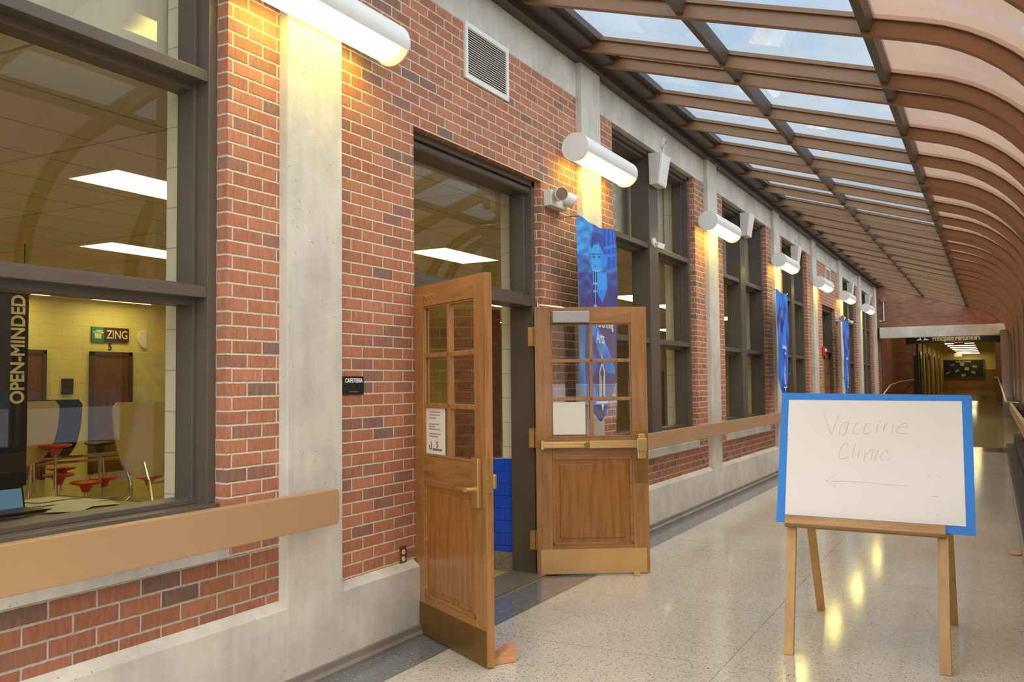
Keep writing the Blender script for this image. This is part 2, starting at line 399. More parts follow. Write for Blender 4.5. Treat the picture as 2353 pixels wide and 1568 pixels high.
struct(sill.build('trim_1', CONC), 'concrete ledge strips under the left windows behind the tan rail', 'sill')
struct(inner.build('wall_left', CREAM), 'cream painted block lining on the cafeteria side of the left wall', 'wall')
for i, (a, b) in enumerate(PILL):
    o = MB().box(-3.57, XP + .0012, a, b, .0, 4.40).build('pillar', CONC, bevel=.004)
    nm = ['out of frame at the near end', 'nearest, under the largest wall lamp', 'between the doorway and the first double window', 'right of the first double window', 'after the second double window', 'just before the far red brick doorway bay', 'just after the far red brick doorway bay', 'next to last before the end wall', 'in the corner at the end wall'][i]
    struct(o, 'grey concrete pillar ' + nm, 'pillar')
bm_ = MB()
for a, b in bays: bm_.box(-3.57, XB + .003, a, b, SOFF, 4.42)
struct(bm_.build('trim_2', CONC), 'pale concrete beam running over the left windows below the roof', 'beam')
def curb(y0, y1, name):
    m = MB(); m.prism([(-3.57, y0, 0), (XP, y0, 0), (XP, y0, .405), (XB + .001, y0, .442), (-3.43, y0, .442), (-3.57, y0, .442)], (0, y1 - y0, 0))
    return m.build(name, CONC)
struct(curb(-3, 4.615, 'trim_3'), 'concrete curb along the wall foot up to the near door', 'curb')
struct(curb(6.47, 20.03, 'trim_4'), 'concrete curb along the wall foot beyond the doorway', 'curb')
struct(curb(21.75, 29.98, 'trim_5'), 'concrete curb along the wall foot at the far end', 'curb')
for k, (a, b) in enumerate(((-3, 4.63), (6.47, 20.03), (21.75, 29.9))):
    m = MB(); m.prism([(XP - .01, a, 0), (-3.085, a, 0), (-3.085, a, .018), (-3.108, a, .03), (-3.112, a, .06), (XP - .01, a, .06)], (0, b - a, 0))
    struct(m.build('baseboard_left', BASEM), ['grey baseboard strip below the curb near the camera', 'grey baseboard strip beyond the doorway', 'grey baseboard strip at the far end'][k], 'baseboard')

# ------------------------------------------------------------------ windows
def window(n, ob, ym, label):
    oa, oe = ob
    root = empty('window_%d' % n, (0, 0, 0)); struct(root, label, 'window')
    f = MB(); xb = XW - .20
    def member(y0, y1, z0, z1):
        f.box(xb, XW, y0, y1, z0, z1)
    jw = .055
    member(oa, oa + jw, ZS, SOFF); member(oe - jw, oe, ZS, SOFF)
    for y0, y1 in ((oa + jw, oa + jw + .02), (oe - jw - .02, oe - jw)): f.box(xb + .01, XW - .075, y0, y1, ZS, SOFF)
    f.box(xb, XW, oa, oe, SOFF - .05, SOFF)
    f.box(xb, XW - .04, oa, oe, SOFF - .085, SOFF - .05)
    f.build('frame', BRONZE, root, bevel=.004)
    MB().box(xb, XW + .012, ym - .145, ym + .145, ZS, SOFF).build('mullion', BRONZE, root, bevel=.006)
    for z in (ZB1, ZB2):
        for k, (y0, y1) in enumerate(((oa + jw, ym - .145), (ym + .145, oe - jw))):
            t = MB().box(xb, XW - .005, y0, y1, z - .027, z + .027)
            t.box(xb, XW - .09, y0, y1, z - .06, z + .045)
            t.build('transom_bar', BRONZE, root, bevel=.003)
    s = MB().box(xb - .02, XW + .03, oa - .0, oe + .0, ZS - .03, ZS + .02); s.box(xb, XW - .06, oa, oe, ZS + .02, ZS + .045)
    s.build('sill', BRONZE, root, bevel=.004)
    for z0, z1 in ((ZS + .04, ZB1 - .05), (ZB1 + .045, ZB2 - .05), (ZB2 + .045, SOFF - .08)):
        for y0, y1 in ((oa + jw + .015, ym - .145), (ym + .145, oe - jw - .015)):
            MB().pane(xb + .02, y0, y1, z0, z1).build('glass_pane', GLASS, root)
    return root
WL = {1: 'large dark bronze framed window in the left foreground looking into the cafeteria', 2: 'dark bronze double window just right of the open doors', 3: 'second dark bronze double window down the wall', 4: 'third dark bronze double window, before the far doorway bay', 6: 'dark bronze double window just past the far doorway bay', 7: 'farthest dark bronze double window beside the end wall'}
for n, ob, ym in WINS: window(n, ob, ym, WL[n])
# beige spandrel above the cafeteria ceiling seen in the top panes
sp = MB().box(-3.64, -3.58, -1, 29.4, 3.06, 4.2).build('wall_inner', BEIGE)
struct(sp, 'beige panel above the cafeteria ceiling behind the top panes', 'wall')

# ------------------------------------------------------------------ doorway frame with transom (cafeteria)
def doorframe(n, y0, y1, label, far=False):
    root = empty('window_%d' % n); struct(root, label, 'window')
    m = MB(); x0, x1 = -3.46, -3.25
    m.box(x0, x1, y0, y0 + .045, 0, 3.16); m.box(x0, x1, y1 - .045, y1, 0, 3.16)
    m.build('door_frame', BRONZE, root, bevel=.004)
    h = MB(); h.box(x0, x1, y0, y1, 3.115, 3.16)
    h.box(x0, x1 - .05, y0 + .045, y1 - .045, 3.06, 3.115)
    h.tube([(x1 - .045, y0 + .045, 3.085), (x1 - .045, y1 - .045, 3.085)], .032, 12)
    h.build('head_bar', BRONZE, root, bevel=0, smooth=True)
    MB().box(x0, x1 - .005, y0 + .045, y1 - .045, 2.14, 2.222).build('transom_bar', BRONZE, root, bevel=.004)
    s = MB()
    for a, b in ((y0 + .045, y0 + .08), (y1 - .08, y1 - .045)): s.box(x0 + .02, x1 - .06, a, b, 2.222, 3.06)
    s.box(x0 + .02, x1 - .06, y0 + .08, y1 - .08, 2.222, 2.25)
    s.build('glazing_stop', BRONZE, root, bevel=.003)
    MB().pane(-3.40, y0 + .08, y1 - .08, 2.25, 3.06).build('glass_pane', GLASS, root)
    return root
doorframe(5, 4.645, 6.455, 'dark bronze doorway frame and transom window over the open cafeteria doors')
doorframe(8, 20.03, 21.75, 'dark bronze frame and transom of the closed doorway far down the wall')
tag(MB().box(-3.47, -3.15, 4.66, 6.44, -.002, .012).build('trim_6', GREYM), 'worn metal threshold of the cafeteria doorway', 'threshold', kind='structure')

# blue tile and cove inside the doorway
struct(MB().box(-3.70, -3.462, 6.445, 6.62, .15, .905).build('trim_7', BLUET, bevel=.006), 'bright blue glazed tile dado just inside the cafeteria doorway', 'dado')
struct(MB().box(-3.71, -3.458, 6.44, 6.62, 0, .15).build('trim_8', plain('grey cove terrazzo', srgb(136, 128, 112), .3, 0, .3, 60)), 'speckled grey cove base below the blue tile', 'base')

# ------------------------------------------------------------------ door leaves
def leaf(name, W, H, loc, rz, label):
    root = empty(name, loc, rz); tag(root, label, 'door', kind='structure')
    T = .044; st = .128
    def bx(*a): return MB().box(*a)
    L = bx(0, st, 0, T, .01, H); L.build('stile', OAK, root, bevel=.003)
    bx(W - st, W, 0, T, .01, H).build('stile', OAK, root, bevel=.003)
    bx(st, W - st, 0, T, 1.995, H).build('top_rail', OAKX, root, bevel=.002)
    bx(st, W - st, 0, T, .93, 1.085).build('lock_rail', OAKX, root, bevel=.002)
    bx(st, W - st, 0, T, .01, .235).build('bottom_rail', OAKX, root, bevel=.002)
    p = bx(st - .005, W - st + .005, .012, T - .012, .23, .935)
    p.box(st + .06, W - st - .06, .004, T - .004, .29, .875)
    p.build('raised_panel', OAKP, root, bevel=.006)
    mo = MB()
    for y0, y1 in ((.002, .014), (T - .014, T - .002)):
        mo.box(st, st + .022, y0, y1, .235, .93); mo.box(W - st - .022, W - st, y0, y1, .235, .93)
        mo.box(st, W - st, y0, y1, .235, .257); mo.box(st, W - st, y0, y1, .908, .93)
    mo.build('panel_molding', OAKX, root, bevel=.004)
    gx0, gx1, gz0, gz1 = st, W - st, 1.085, 1.995; mid = (gx0 + gx1) / 2
    mu = MB(); mu.box(mid - .014, mid + .014, .004, T - .004, gz0, gz1)
    for z in (1.39, 1.695): mu.box(gx0, gx1, .004, T - .004, z - .014, z + .014)
    for y0, y1 in ((.006, .016), (T - .016, T - .006)):
        mu.box(gx0, gx0 + .012, y0, y1, gz0, gz1); mu.box(gx1 - .012, gx1, y0, y1, gz0, gz1)
        mu.box(gx0, gx1, y0, y1, gz0, gz0 + .012); mu.box(gx0, gx1, y0, y1, gz1 - .012, gz1)
    mu.build('muntin_grid', OAK, root, bevel=.004)
    zz = [gz0, 1.376, 1.404, 1.681, 1.709, gz1]
    for r in range(3):
        for a, b in ((gx0, mid - .014), (mid + .014, gx1)):
            MB().add([(a, T / 2, zz[2 * r]), (b, T / 2, zz[2 * r]), (b, T / 2, zz[2 * r + 1]), (a, T / 2, zz[2 * r + 1])], [(0, 1, 2, 3)]).build('glass_lite', DGLASS, root)
    return root
D1 = leaf('door_1', .90, 2.125, (-3.186, 4.636, 0), math.atan2(-.508, .862), 'open oak door leaf on the left with brass lever handle and printed notice')
k = MB().box(.012, .888, -.004, 0, .012, .195)
k.build('kick_plate', BRASSOLD, D1, bevel=.001)
sc_ = MB()
for x in (.15, .25):
    for z in (2.02, 2.06): sc_.cyl((x, 0, z), (x, -.006, z), .009, 12)
sc_.build('bolt_heads', BRASS, D1, smooth=True)
hp = MB().box(.775, .850, -.028, 0, .845, 1.115); hp.build('escutcheon', BRASS, D1, bevel=.006)
lv = MB(); lv.cyl((.80, -.028, .945), (.80, -.075, .945), .014, 14); lv.tube([(.80, -.075, .945), (.74, -.078, .945), (.69, -.070, .943)], [.013, .012, .010], 12)
lv.build('lever_handle', BRASS, D1, smooth=True)
lk = MB(); lk.prism([(.9, -.002, .96), (.905, .0, 1.0), (.905, .036, 1.0), (.9, .038, .96)], (0, 0, .06)); lk.box(.895, .904, .006, .038, .93, 1.06)
lk.build('latch_plate', BRASS, D1, bevel=.001)
ph = MB(); ph.box(.62, .87, .044, .085, .96, 1.02); ph.box(.83, .895, .044, .07, .95, 1.03); ph.build('push_bar', BRASS, D1, bevel=.01)

D2 = leaf('door_2', .90, 2.125, (-3.209, 6.354, 0), math.atan2(.524, .852), 'open oak door leaf in the middle with brass push bar and grey closer')
MB().box(.03, .875, -.004, 0, .012, .205).build('kick_plate', KICK, D2, bevel=.001)
MB().box(.79, .895, -.005, 0, .72, 1.13).build('lock_plate', BRASSOLD, D2, bevel=.002)
pb = MB(); pb.box(.05, .42, -.052, -.006, 1.005, 1.055); pb.box(.42, .82, -.058, -.010, 1.0, 1.06)
pb.box(.05, .41, -.056, -.05, 1.014, 1.024); pb.box(.05, .41, -.056, -.05, 1.036, 1.046); pb.box(.035, .06, -.06, 0, .995, 1.065)
pb.build('push_bar', BRASS, D2, bevel=.004)
hd = MB(); hd.prism([(.80, -.07, .915), (.87, -.07, .915), (.87, -.07, .98), (.862, -.07, 1.11), (.81, -.07, 1.11), (.80, -.07, .98)], (0, .07, 0)); hd.box(.795, .875, -.085, -.06, .975, 1.075)
hd.build('bar_head', BRASS, D2, bevel=.006)
kd = MB(); kd.cyl((.40, -.052, 1.03), (.40, -.064, 1.03), .021, 20); kd.build('key_cylinder', BRASSOLD, D2, smooth=True)
MB().box(.137, .432, -.075, 0, 1.995, 2.088).build('closer_body', STEELP, D2, bevel=.008)
arm = MB(); arm.tube([(.23, -.05, 2.09), (.23, -.05, 2.112), (.21, -.06, 2.115), (.02, -.09, 2.135)], .008, 8); arm.tube([(.02, -.09, 2.135), (-.18, .12, 2.15)], .007, 8); arm.cyl((.02, -.09, 2.12), (.02, -.09, 2.15), .012, 10)
arm.build('closer_arm', CHROME, D2, smooth=True)
for z in (1.89, 1.085, .285):
    h = MB().box(-.055, -.004, -.006, 0, z - .075, z + .075); h.cyl((-.006, -.008, z - .078), (-.006, -.008, z + .078), .009, 10); h.build('hinge', BRASSOLD, D2, smooth=True)
for z in (1.89, 1.085, .285):
    h = MB().cyl((-.004, .05, z - .078), (-.004, .05, z + .078), .009, 10); h.build('hinge', BRASSOLD, D1, smooth=True)

# notice on door 1 (taped to the lower left lite) and blank sheet on door 2
def on_leaf(o, D):
    o.location = D.location; o.rotation_euler = D.rotation_euler
N1 = empty('paper_notice', D1.location, D1.rotation_euler.z, label='white printed notice taped in the lower left glass of the left door', cat='notice')
MB().box(.126, .388, .0145, .0155, 1.10, 1.375).build('sheet', PAPER, N1)
random.seed(3)
for z, L in ((1.352, .15), (1.334, .145), (1.316, .09), (1.279, .13), (1.264, .08), (1.249, .145), (1.221, .155), (1.206, .12)):
    x = .178; dl = MB()
    while x < .178 + L:
        q = random.uniform(.008, .022); dl.box(x, min(x + q, .178 + L), .0138, .0145, z - .0035, z + .0035); x += q + .004
    dl.build('text_line', INKL, N1)

rot_leaf = Matrix(((1, 0, 0), (0, 0, -1), (0, 1, 0))).to_euler()
def ltext(body, size, x, z, par, mat=INK, y=.0138, off=.0, width=None):
    t = text('lettering', body, size, (x, y, z), mat, Matrix(((1, 0, 0), (0, 0, -1), (0, 1, 0))), par, off=off, ext=.0003, width=width); return t
ltext('S', .05, .285, 1.157, N1, off=.0012)
ltext('SHOREWOOD', .018, .285, 1.127, N1, width=.125, off=.0006)
fl = MB()
a0 = [(.196 + .016 * math.cos(t), .0138, 1.143 + .016 * math.sin(t)) for t in [PI * .8 + i * PI * 1.3 / 10 for i in range(11)]]
fl.tube(a0 + [(.200, .0138, 1.178)], [.003] * 10 + [.004, .001], 6); fl.build('emblem', INK, N1)
N2 = empty('paper_notice', D2.location, D2.rotation_euler.z, label='blank white sheet in the lower left glass of the middle door', cat='notice')
MB().box(.142, .40, .0145, .0155, 1.107, 1.366).build('sheet', PAPER, N2)

# wooden wedges
wd = MB().prism([(0, -.04, 0), (.15, -.04, 0), (.15, -.04, .085), (.12, -.04, .085), (0, -.04, .015)], (0, .085, 0)).build('door_wedge', BLOCKW, bevel=.003)
wd.location = (-2.46, 4.27, .001); wd.rotation_euler = (0, 0, math.radians(52)); tag(wd, 'raw wooden wedge propping the left door on the floor', 'door wedge')
wd2 = MB().prism([(0, -.025, 0), (.11, -.025, 0), (.11, -.025, .03), (0, -.025, .008)], (0, .05, 0)).build('door_wedge', PINE, bevel=.002)
wd2.location = (-2.505, 6.70, .001); wd2.rotation_euler = (0, 0, math.radians(118)); tag(wd2, 'small wooden wedge under the middle door', 'door wedge')

# far closed double door (bay 6)
FD = empty('door_3', (-3.36, 0, 0)); tag(FD, 'closed oak double door with small panes in the far brick bay', 'door', kind='structure')
for k_, (a, b) in enumerate(((20.075, 20.885), (20.895, 21.705))):
    m = MB(); s_ = .12
    m.box(0, .044, a, a + s_, .01, 2.13); m.box(0, .044, b - s_, b, .01, 2.13); m.box(0, .044, a, b, 1.99, 2.13); m.box(0, .044, a, b, .92, 1.08); m.box(0, .044, a, b, .01, .22); m.box(.012, .032, a, b, .2, .95)
    m.box(.004, .04, (a + b) / 2 - .014, (a + b) / 2 + .014, 1.08, 1.99)
    for z in (1.385, 1.69): m.box(.004, .04, a, b, z - .014, z + .014)
    m.build('door_leaf', OAK, FD, bevel=.003)
    MB().pane(.022, a + s_, b - s_, 1.08, 1.99).build('glass_pane', DGLASS, FD)
    MB().box(.044, .05, a + .02, b - .02, .02, .2).build('kick_plate', KICK, FD)

# ------------------------------------------------------------------ roof
def zroof(x): return 4.40 - .3025 * (x + 3.04)
XP1, XP2 = -1.83, -.64
def arc_profile(off):
    th = math.atan(.3025); R = 1.16; xs = -.34; zs = zroof(xs)
    cx_, cz_ = xs - math.sin(th) * R, zs - math.cos(th) * R
    pts = [(-3.04, zroof(-3.04)), (xs, zs)]
    n = 12
    for i in range(1, n + 1):
        a = (PI / 2 - th) * (1 - i / n)
        pts.append((cx_ + R * math.cos(a), cz_ + R * math.sin(a)))
    pts.append((pts[-1][0], 1.0))
    out = []
    for i, p in enumerate(pts):
        a = pts[max(i - 1, 0)]; b = pts[min(i + 1, len(pts) - 1)]
        d = Vector((b[0] - a[0], b[1] - a[1])).normalized(); nrm = Vector((-d.y, d.x))
        out.append((p[0] + nrm.x * off, p[1] + nrm.y * off))
    return out
PR0, PR1, PR2 = arc_profile(0), arc_profile(.095), arc_profile(.125)
ROOF = empty('ceiling'); struct(ROOF, 'sloping glazed roof of brown metal bars, clear flat panes and tan curved panes', 'roof')
def strip(m, A, B, y0, y1):
    n = len(A)
    vs = [(x, y0, z) for x, z in A] + [(x, y0, z) for x, z in B] + [(x, y1, z) for x, z in A] + [(x, y1, z) for x, z in B]
    fs = []
    for i in range(n - 1):
        fs += [(i, i + 1, n + i + 1, n + i), (2 * n + i, 3 * n + i, 3 * n + i + 1, 2 * n + i + 1), (i, 2 * n + i, 2 * n + i + 1, i + 1), (n + i, n + i + 1, 3 * n + i + 1, 3 * n + i)]
    fs += [(0, n, 3 * n, 2 * n), (n - 1, 3 * n - 1, 4 * n - 1, 2 * n - 1)]
    m.add(vs, fs)
RIBY = []
for kb in range(-2, 7):
    c = 7.265 + 3.815 * kb
    for d in (-.235, .235, 1.352, 2.465):
        y = c + d
        if -2.2 < y < 30: RIBY.append(y)
RIBY.sort()
for y in RIBY:
    m = MB(); strip(m, PR0, PR1, y - .032, y + .032); strip(m, PR1, PR2, y - .055, y + .055)
    m.build('roof_rib', RIBM, ROOF)
Y0r, Y1r = RIBY[0], 29.9
def purlin(x, w_, d0, d1, nm):
    th = math.atan(.3025); t_ = Vector((math.cos(th), 0, -math.sin(th))); n_ = Vector((math.sin(th), 0, math.cos(th)))
    o = Vector((x, Y0r, zroof(x)))
    m = MB(); m.prism([o - t_ * w_ / 2 + n_ * d0, o + t_ * w_ / 2 + n_ * d0, o + t_ * w_ / 2 + n_ * d1, o - t_ * w_ / 2 + n_ * d1], (0, Y1r - Y0r, 0))
    return m.build(nm, GUTTER, ROOF)
purlin(XP1, .06, .02, .12, 'purlin'); purlin(XP2, .06, .02, .12, 'purlin')
ev = MB()
ev.prism([(-3.20, Y0r, 4.36), (-3.09, Y0r, 4.36), (-3.09, Y0r, 4.42), (-2.93, Y0r, 4.40), (-2.93, Y0r, 4.44), (-2.86, Y0r, 4.44), (-2.86, Y0r, 4.50), (-3.20, Y0r, 4.60)], (0, Y1r - Y0r, 0))
ev.build('eave_beam', GUTTER, ROOF)
def pane_pts(xa, xb): return [(xa, zroof(xa)), (xb, zroof(xb))]
def nrm_off(P, off):
    th = math.atan(.3025); return [(x + math.sin(th) * off, z + math.cos(th) * off) for x, z in P]
# the clear panes and curved panes, one per bay between ribs
ARC = [i for i in range(len(PR1))]
wallR = empty('wall_right'); struct(wallR, 'dark lower right wall of posts and clear glass below the curved roof', 'wall')
for i in range(len(RIBY) - 1):
    y0, y1 = RIBY[i] + .03, RIBY[i + 1] - .03
    for xa, xb in ((-2.95, XP1 - .03), (XP1 + .03, XP2 - .03)):
        (p0, q0), (p1, q1) = nrm_off(pane_pts(xa, xb), .1)
        m = MB().add([(p0, y0, q0), (p1, y0, q1), (p1, y1, q1), (p0, y1, q0)], [(0, 1, 2, 3)]); m.build('glass_pane', RGLASS, ROOF)
    A = [(XP2 + .03 + .0275, zroof(XP2 + .03) + .094)] + arc_profile(.098)[1:14] + [(PR1[-1][0] - .003, 1.5)]; B = [(XP2 + .03 + .029, zroof(XP2 + .03) + .1)] + arc_profile(.104)[1:14] + [(PR1[-1][0] + .003, 1.5)]
    n_ = len(A); m = MB().add([(x, y0, z) for x, z in A] + [(x, y1, z) for x, z in A], [(i_, i_ + 1, n_ + i_ + 1, n_ + i_) for i_ in range(n_ - 1)]); ob = m.build('curved_pane', ACRY, ROOF, smooth=True)
    if y1 > 3: MB().pane(PR1[-1][0], y0, y1, 1.02, 1.49).build('glass_pane', RGLASS, wallR)
XR = PR1[-1][0]
m = MB().box(.36, XR + .1, Y0r, 22.4, 0, .30); m.build('base_curb', DKBASE, wallR)
MB().box(.20, .36, Y0r, 22.3, 0, .10).build('dark_ledge', DKBASE, wallR, bevel=.01)
MB().box(.50, XR + .1, Y0r, 29.9, .30, 1.02).build('lower_panel', DKBASE, wallR)
for y in (8.85, 12.7, 16.5, 20.3, 24.1, 27.9): MB().box(.44, .62, y - .11, y + .11, .3, 2.95).build('post', POSTM, wallR, bevel=.01)
MB().box(.22, .66, 28.9, 29.88, 0, 2.9).build('post', POSTM, wallR, bevel=.01)

# ------------------------------------------------------------------ end wall and vestibule
e = MB()
prof = [(x, z) for x, z in PR2[:14]]
pts = [(-3.4, 29.9, 3.12), (.36, 29.9, 3.12), (.66, 29.9, 2.7), (.70, 29.9, 2.7)] + [(x, 29.9, z) for x, z in reversed(prof)] + [(-3.4, 29.9, 4.6)]
e.prism(pts, (0, .3, 0)); e.box(.33, .8, 29.9, 30.2, 0, 3.1); e.box(-3.5, -3.05, 29.99, 30.2, 0, 3.2)
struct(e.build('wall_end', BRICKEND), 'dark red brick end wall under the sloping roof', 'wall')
struct(MB().box(-3.05, .36, 29.72, 30.2, 2.79, 3.12).build('trim_9', CONC, bevel=.006), 'pale concrete lintel spanning the opening at the corridor end', 'lintel')
v = MB(); v.box(-3.35, -3.05, 30.1, 34.3, 0, 3.6); v.box(-3.35, -2.47, 34.2, 34.5, 0, 3.6); v.box(.09, .8, 34.2, 34.5, 0, 3.6); v.box(.33, .8, 30.1, 34.3, 0, 3.6)
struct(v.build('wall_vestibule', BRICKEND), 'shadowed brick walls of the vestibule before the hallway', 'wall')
struct(MB().box(-3.05, .35, 30.1, 34.5, 3.55, 3.7).build('ceiling_vestibule', GUTTER), 'dark ceiling of the vestibule', 'ceiling')
HB = empty('hallway_banner', label='black banner over the hallway opening reading Principled Performers with a white emblem', cat='banner')
MB().box(-2.6, .2, 34.13, 34.19, 2.76, 3.45).build('panel', SIGNB, HB)
text('lettering', 'Principled Performers', .26, (-1.077, 34.12, 2.915), CREAML, AX_END, HB, width=1.464, off=.004)
em = MB()
for s in (-1, 1):
    em.prism([(-2.12, 34.12, 2.82), (-2.12 + s * .05, 34.12, 2.87), (-2.12 + s * .20, 34.12, 2.86), (-2.12 + s * .16, 34.12, 2.90), (-2.12 + s * .06, 34.12, 2.93)], (0, .005, 0))
    em.prism([(-2.12 + s * .05, 34.12, 2.93), (-2.12 + s * .10, 34.12, 2.93), (-2.12 + s * .09, 34.12, 3.02), (-2.12 + s * .07, 34.12, 3.02)], (0, .005, 0))
em.build('emblem', SIGNW, HB)
# hallway
h = MB(); h.box(-3.3, -3.0, 34.5, 68.3, .6, 3.4); h.box(1.0, 1.3, 34.5, 68.3, .6, 3.4); h.box(-3.3, 1.3, 68, 68.3, .6, 3.4)
struct(h.build('wall_hall', YBLOCK), 'yellow painted walls of the far hallway', 'wall')
h = MB(); h.box(-3.0, -2.97, 34.5, 68, .75, 2.12); h.box(-3.0, 1.0, 67.95, 68, .75, 2.12); h.box(.97, 1.0, 34.5, 68, .75, 2.12)
struct(h.build('trim_10', TANW), 'brown tan lower band on the hallway walls', 'dado')
struct(MB().box(-3.3, 1.3, 34.5, 68.3, 3.27, 3.37).build('ceiling_hall', HALLC), 'yellowish hallway ceiling', 'ceiling')
pl = MB()
for y in (44, 47.5, 51, 55, 60, 64): pl.box(-3.0, -2.93, y, y + .5, .75, 3.32)
struct(pl.build('trim_11', plain('hall pilaster', srgb(200, 180, 104), .6)), 'yellow pilasters and door surrounds along the hallway left wall', 'pilaster')
for i_, y in enumerate((45.5, 49.6, 53.0, 57.4, 62.0)):
    o = MB().box(-2.985, -2.94, y, y + 1.0, .75, 2.8).build('hallway_door', DOORB, bevel=.01)
    tag(o, 'brown hallway door, number %s along the left side of the far hall' % ['one', 'two', 'three', 'four', 'five'][i_], 'door', 'doors along the far hallway')
def bar_light(name, x0, x1, y, z, lab, grp):
    r = empty(name, ((x0 + x1) / 2, y, z)); tag(r, lab, 'ceiling light', grp)
    wx = (x1 - x0) / 2
    MB().box(-wx - .03, wx + .03, -.10, .10, -.02, .04).build('housing', WHITE2, r)
    MB().box(-wx, wx, -.07, .07, -.035, -.015).build('diffuser', HALLE, r)
    return r
for i_, y in enumerate((47.8, 51.0, 54.2, 57.4, 60.6, 63.8, 67.0)):
    bar_light('hall_light', -2.0, -.75, y, 3.23, '%s glowing strip light on the far hallway ceiling' % ['nearest', 'second nearest', 'third nearest', 'middle', 'third farthest', 'second farthest', 'farthest'][i_], 'strip lights in the far hallway')
BBD = empty('notice_board', label='black notice board with white prints on the hallway back wall', cat='notice board')
MB().box(-2.95, -.56, 67.88, 67.95, 1.59, 2.76).build('board', SIGNB, BBD)
fr_ = MB(); fr_.box(-3.0, -2.95, 67.86, 67.95, 1.55, 2.80); fr_.box(-.56, -.50, 67.86, 67.95, 1.55, 2.80); fr_.box(-3, -.5, 67.86, 67.95, 1.54, 1.59); fr_.box(-3, -.5, 67.86, 67.95, 2.76, 2.80)
fr_.build('frame', plain('board frame', srgb(120, 96, 60), .5), BBD)
text('lettering', 'WELCOME', .14, (-1.75, 67.87, 2.66), SIGNW, AX_END, BBD, width=.95)
pn = [(-2.42, 2.46, .26, .09, 12, 'upper left'), (-1.82, 2.50, .24, .20, 0, 'top centre'), (-1.07, 2.33, .26, .12, -10, 'upper right'), (-2.15, 2.06, .24, .13, 25, 'centre left'), (-1.55, 2.18, .26, .2, -8, 'centre'), (-2.72, 1.92, .27, .1, 20, 'lower left'), (-1.16, 1.94, .24, .15, -25, 'lower right'), (-1.76, 1.75, .26, .16, 0, 'bottom centre')]
for x, z, ww, hh, rr, wh in pn:
    o = MB().box(-ww / 2, ww / 2, -.004, .004, -hh / 2, hh / 2).build('pinned_print', plain('print', srgb(170, 158, 128), .7, 0, .5, 8))
    o.location = (x, 67.865, z); o.rotation_euler = (0, math.radians(-rr), 0)
    tag(o, 'small white print pinned at the %s of the black notice board' % wh, 'print', 'prints on the notice board')
def exit_sign(x, y, z, lab):
    r = empty('exit_sign', (x, y, z), label=lab, cat='exit sign')
    MB().box(-.22, .22, -.02, .02, -.11, .11).build('housing', WHITE2, r, bevel=.005)
    text('lettering', 'EXIT', .19, (0, -.024, 0), EXITE, AX_END, r, width=.36, off=.006)
    MB().cyl((0, 0, .11), (0, 0, 3.27 - z), .012, 8).build('hanger', WHITE2, r)
    return r
exit_sign(-1.28, 44.2, 3.16, 'nearer red lit exit sign hanging in the far hallway'); exit_sign(-1.95, 64, 3.05, 'farther red lit exit sign before the hallway back wall')
for y, lab in ((38.5, 'nearer'), (50, 'farther')):
    o = MB().box(-.02, .02, -.16, .16, -.16, .16).build('wall_box', plain('dark maroon box', srgb(70, 24, 18), .5), bevel=.01); o.location = (-2.86 if y > 40 else -2.96, y, 2.62)
    tag(o, '%s small dark box high on the hallway left wall' % lab, 'wall box')
# handrails of the ramp
def handrail(pts, lab, posts):
    r = empty('handrail', label=lab, cat='handrail')
    MB().tube(pts, .022, 8).build('rail', plain('pale handrail', srgb(206, 176, 130), .4), r, smooth=True)
    for a, b in posts: MB().tube([a, b], .012, 6).build('bracket', CHROME, r)
    return r
handrail([(-2.80, 27.2, 1.02), (-2.86, 30.5, 1.34), (-2.73, 32.6, 1.45), (-2.42, 34.1, 1.50)], 'sloping pale handrail on the left of the ramp at the corridor end', [((-2.86, 30.5, 1.33), (-3.04, 30.6, 1.28)), ((-2.80, 27.3, 1.02), (-2.95, 27.3, .35))])
handrail([(.24, 23.5, .98), (.20, 28, 1.24), (.14, 33.6, 1.54), (.05, 33.8, 1.56)], 'sloping pale handrail on the right of the ramp at the corridor end', [((.24, 23.6, .98), (.5, 23.6, .95))])
dj = MB().box(-2.45, -2.36, 34.5, 34.6, .75, 2.35).build('trim_12', BLACK); struct(dj, 'black door edge standing at the left of the hallway opening', 'door edge')

# ------------------------------------------------------------------ tan bumper rails
def bumper(y0, y1, x0, x1, z0, z1, lab, sgn=1):
    r = empty('bumper_rail', (0, 0, 0), label=lab, cat='handrail')
    b = .022; pr = [(y0, z0), (y1 - b, z0), (y1 - .006, z0 + .006), (y1, z0 + b), (y1, z1 - b), (y1 - .006, z1 - .006), (y1 - b, z1), (y0, z1)]
    m = MB(); m.prism([(x0, y, z) for y, z in pr], (x1 - x0, 0, 0)); m.build('board', RAIL, r, bevel=.005)
    y = y0 + .5
    while y < y1 - .1:
        MB().box(*((-3.14, x0 + .004) if sgn > 0 else (x1 - .004, .50)), y - .03, y + .03, z0 + .03, z0 + .09).build('bracket', RAILB, r); y += 1.9
    return r
bumper(-1.5, 3.672, -3.045, -2.995, .805, .985, 'tan vinyl bumper rail below the large foreground window')
bumper(7.25, 19.0, -3.045, -2.995, .85, 1.008, 'tan vinyl bumper rail running from behind the middle door past the easel')
bumper(22.3, 29.2, -3.045, -2.995, .85, 1.008, 'tan vinyl bumper rail at the far end of the left wall')
bumper(2, 22.2, .29, .34, .82, .985, 'tan vinyl bumper rail along the right wall', -1)

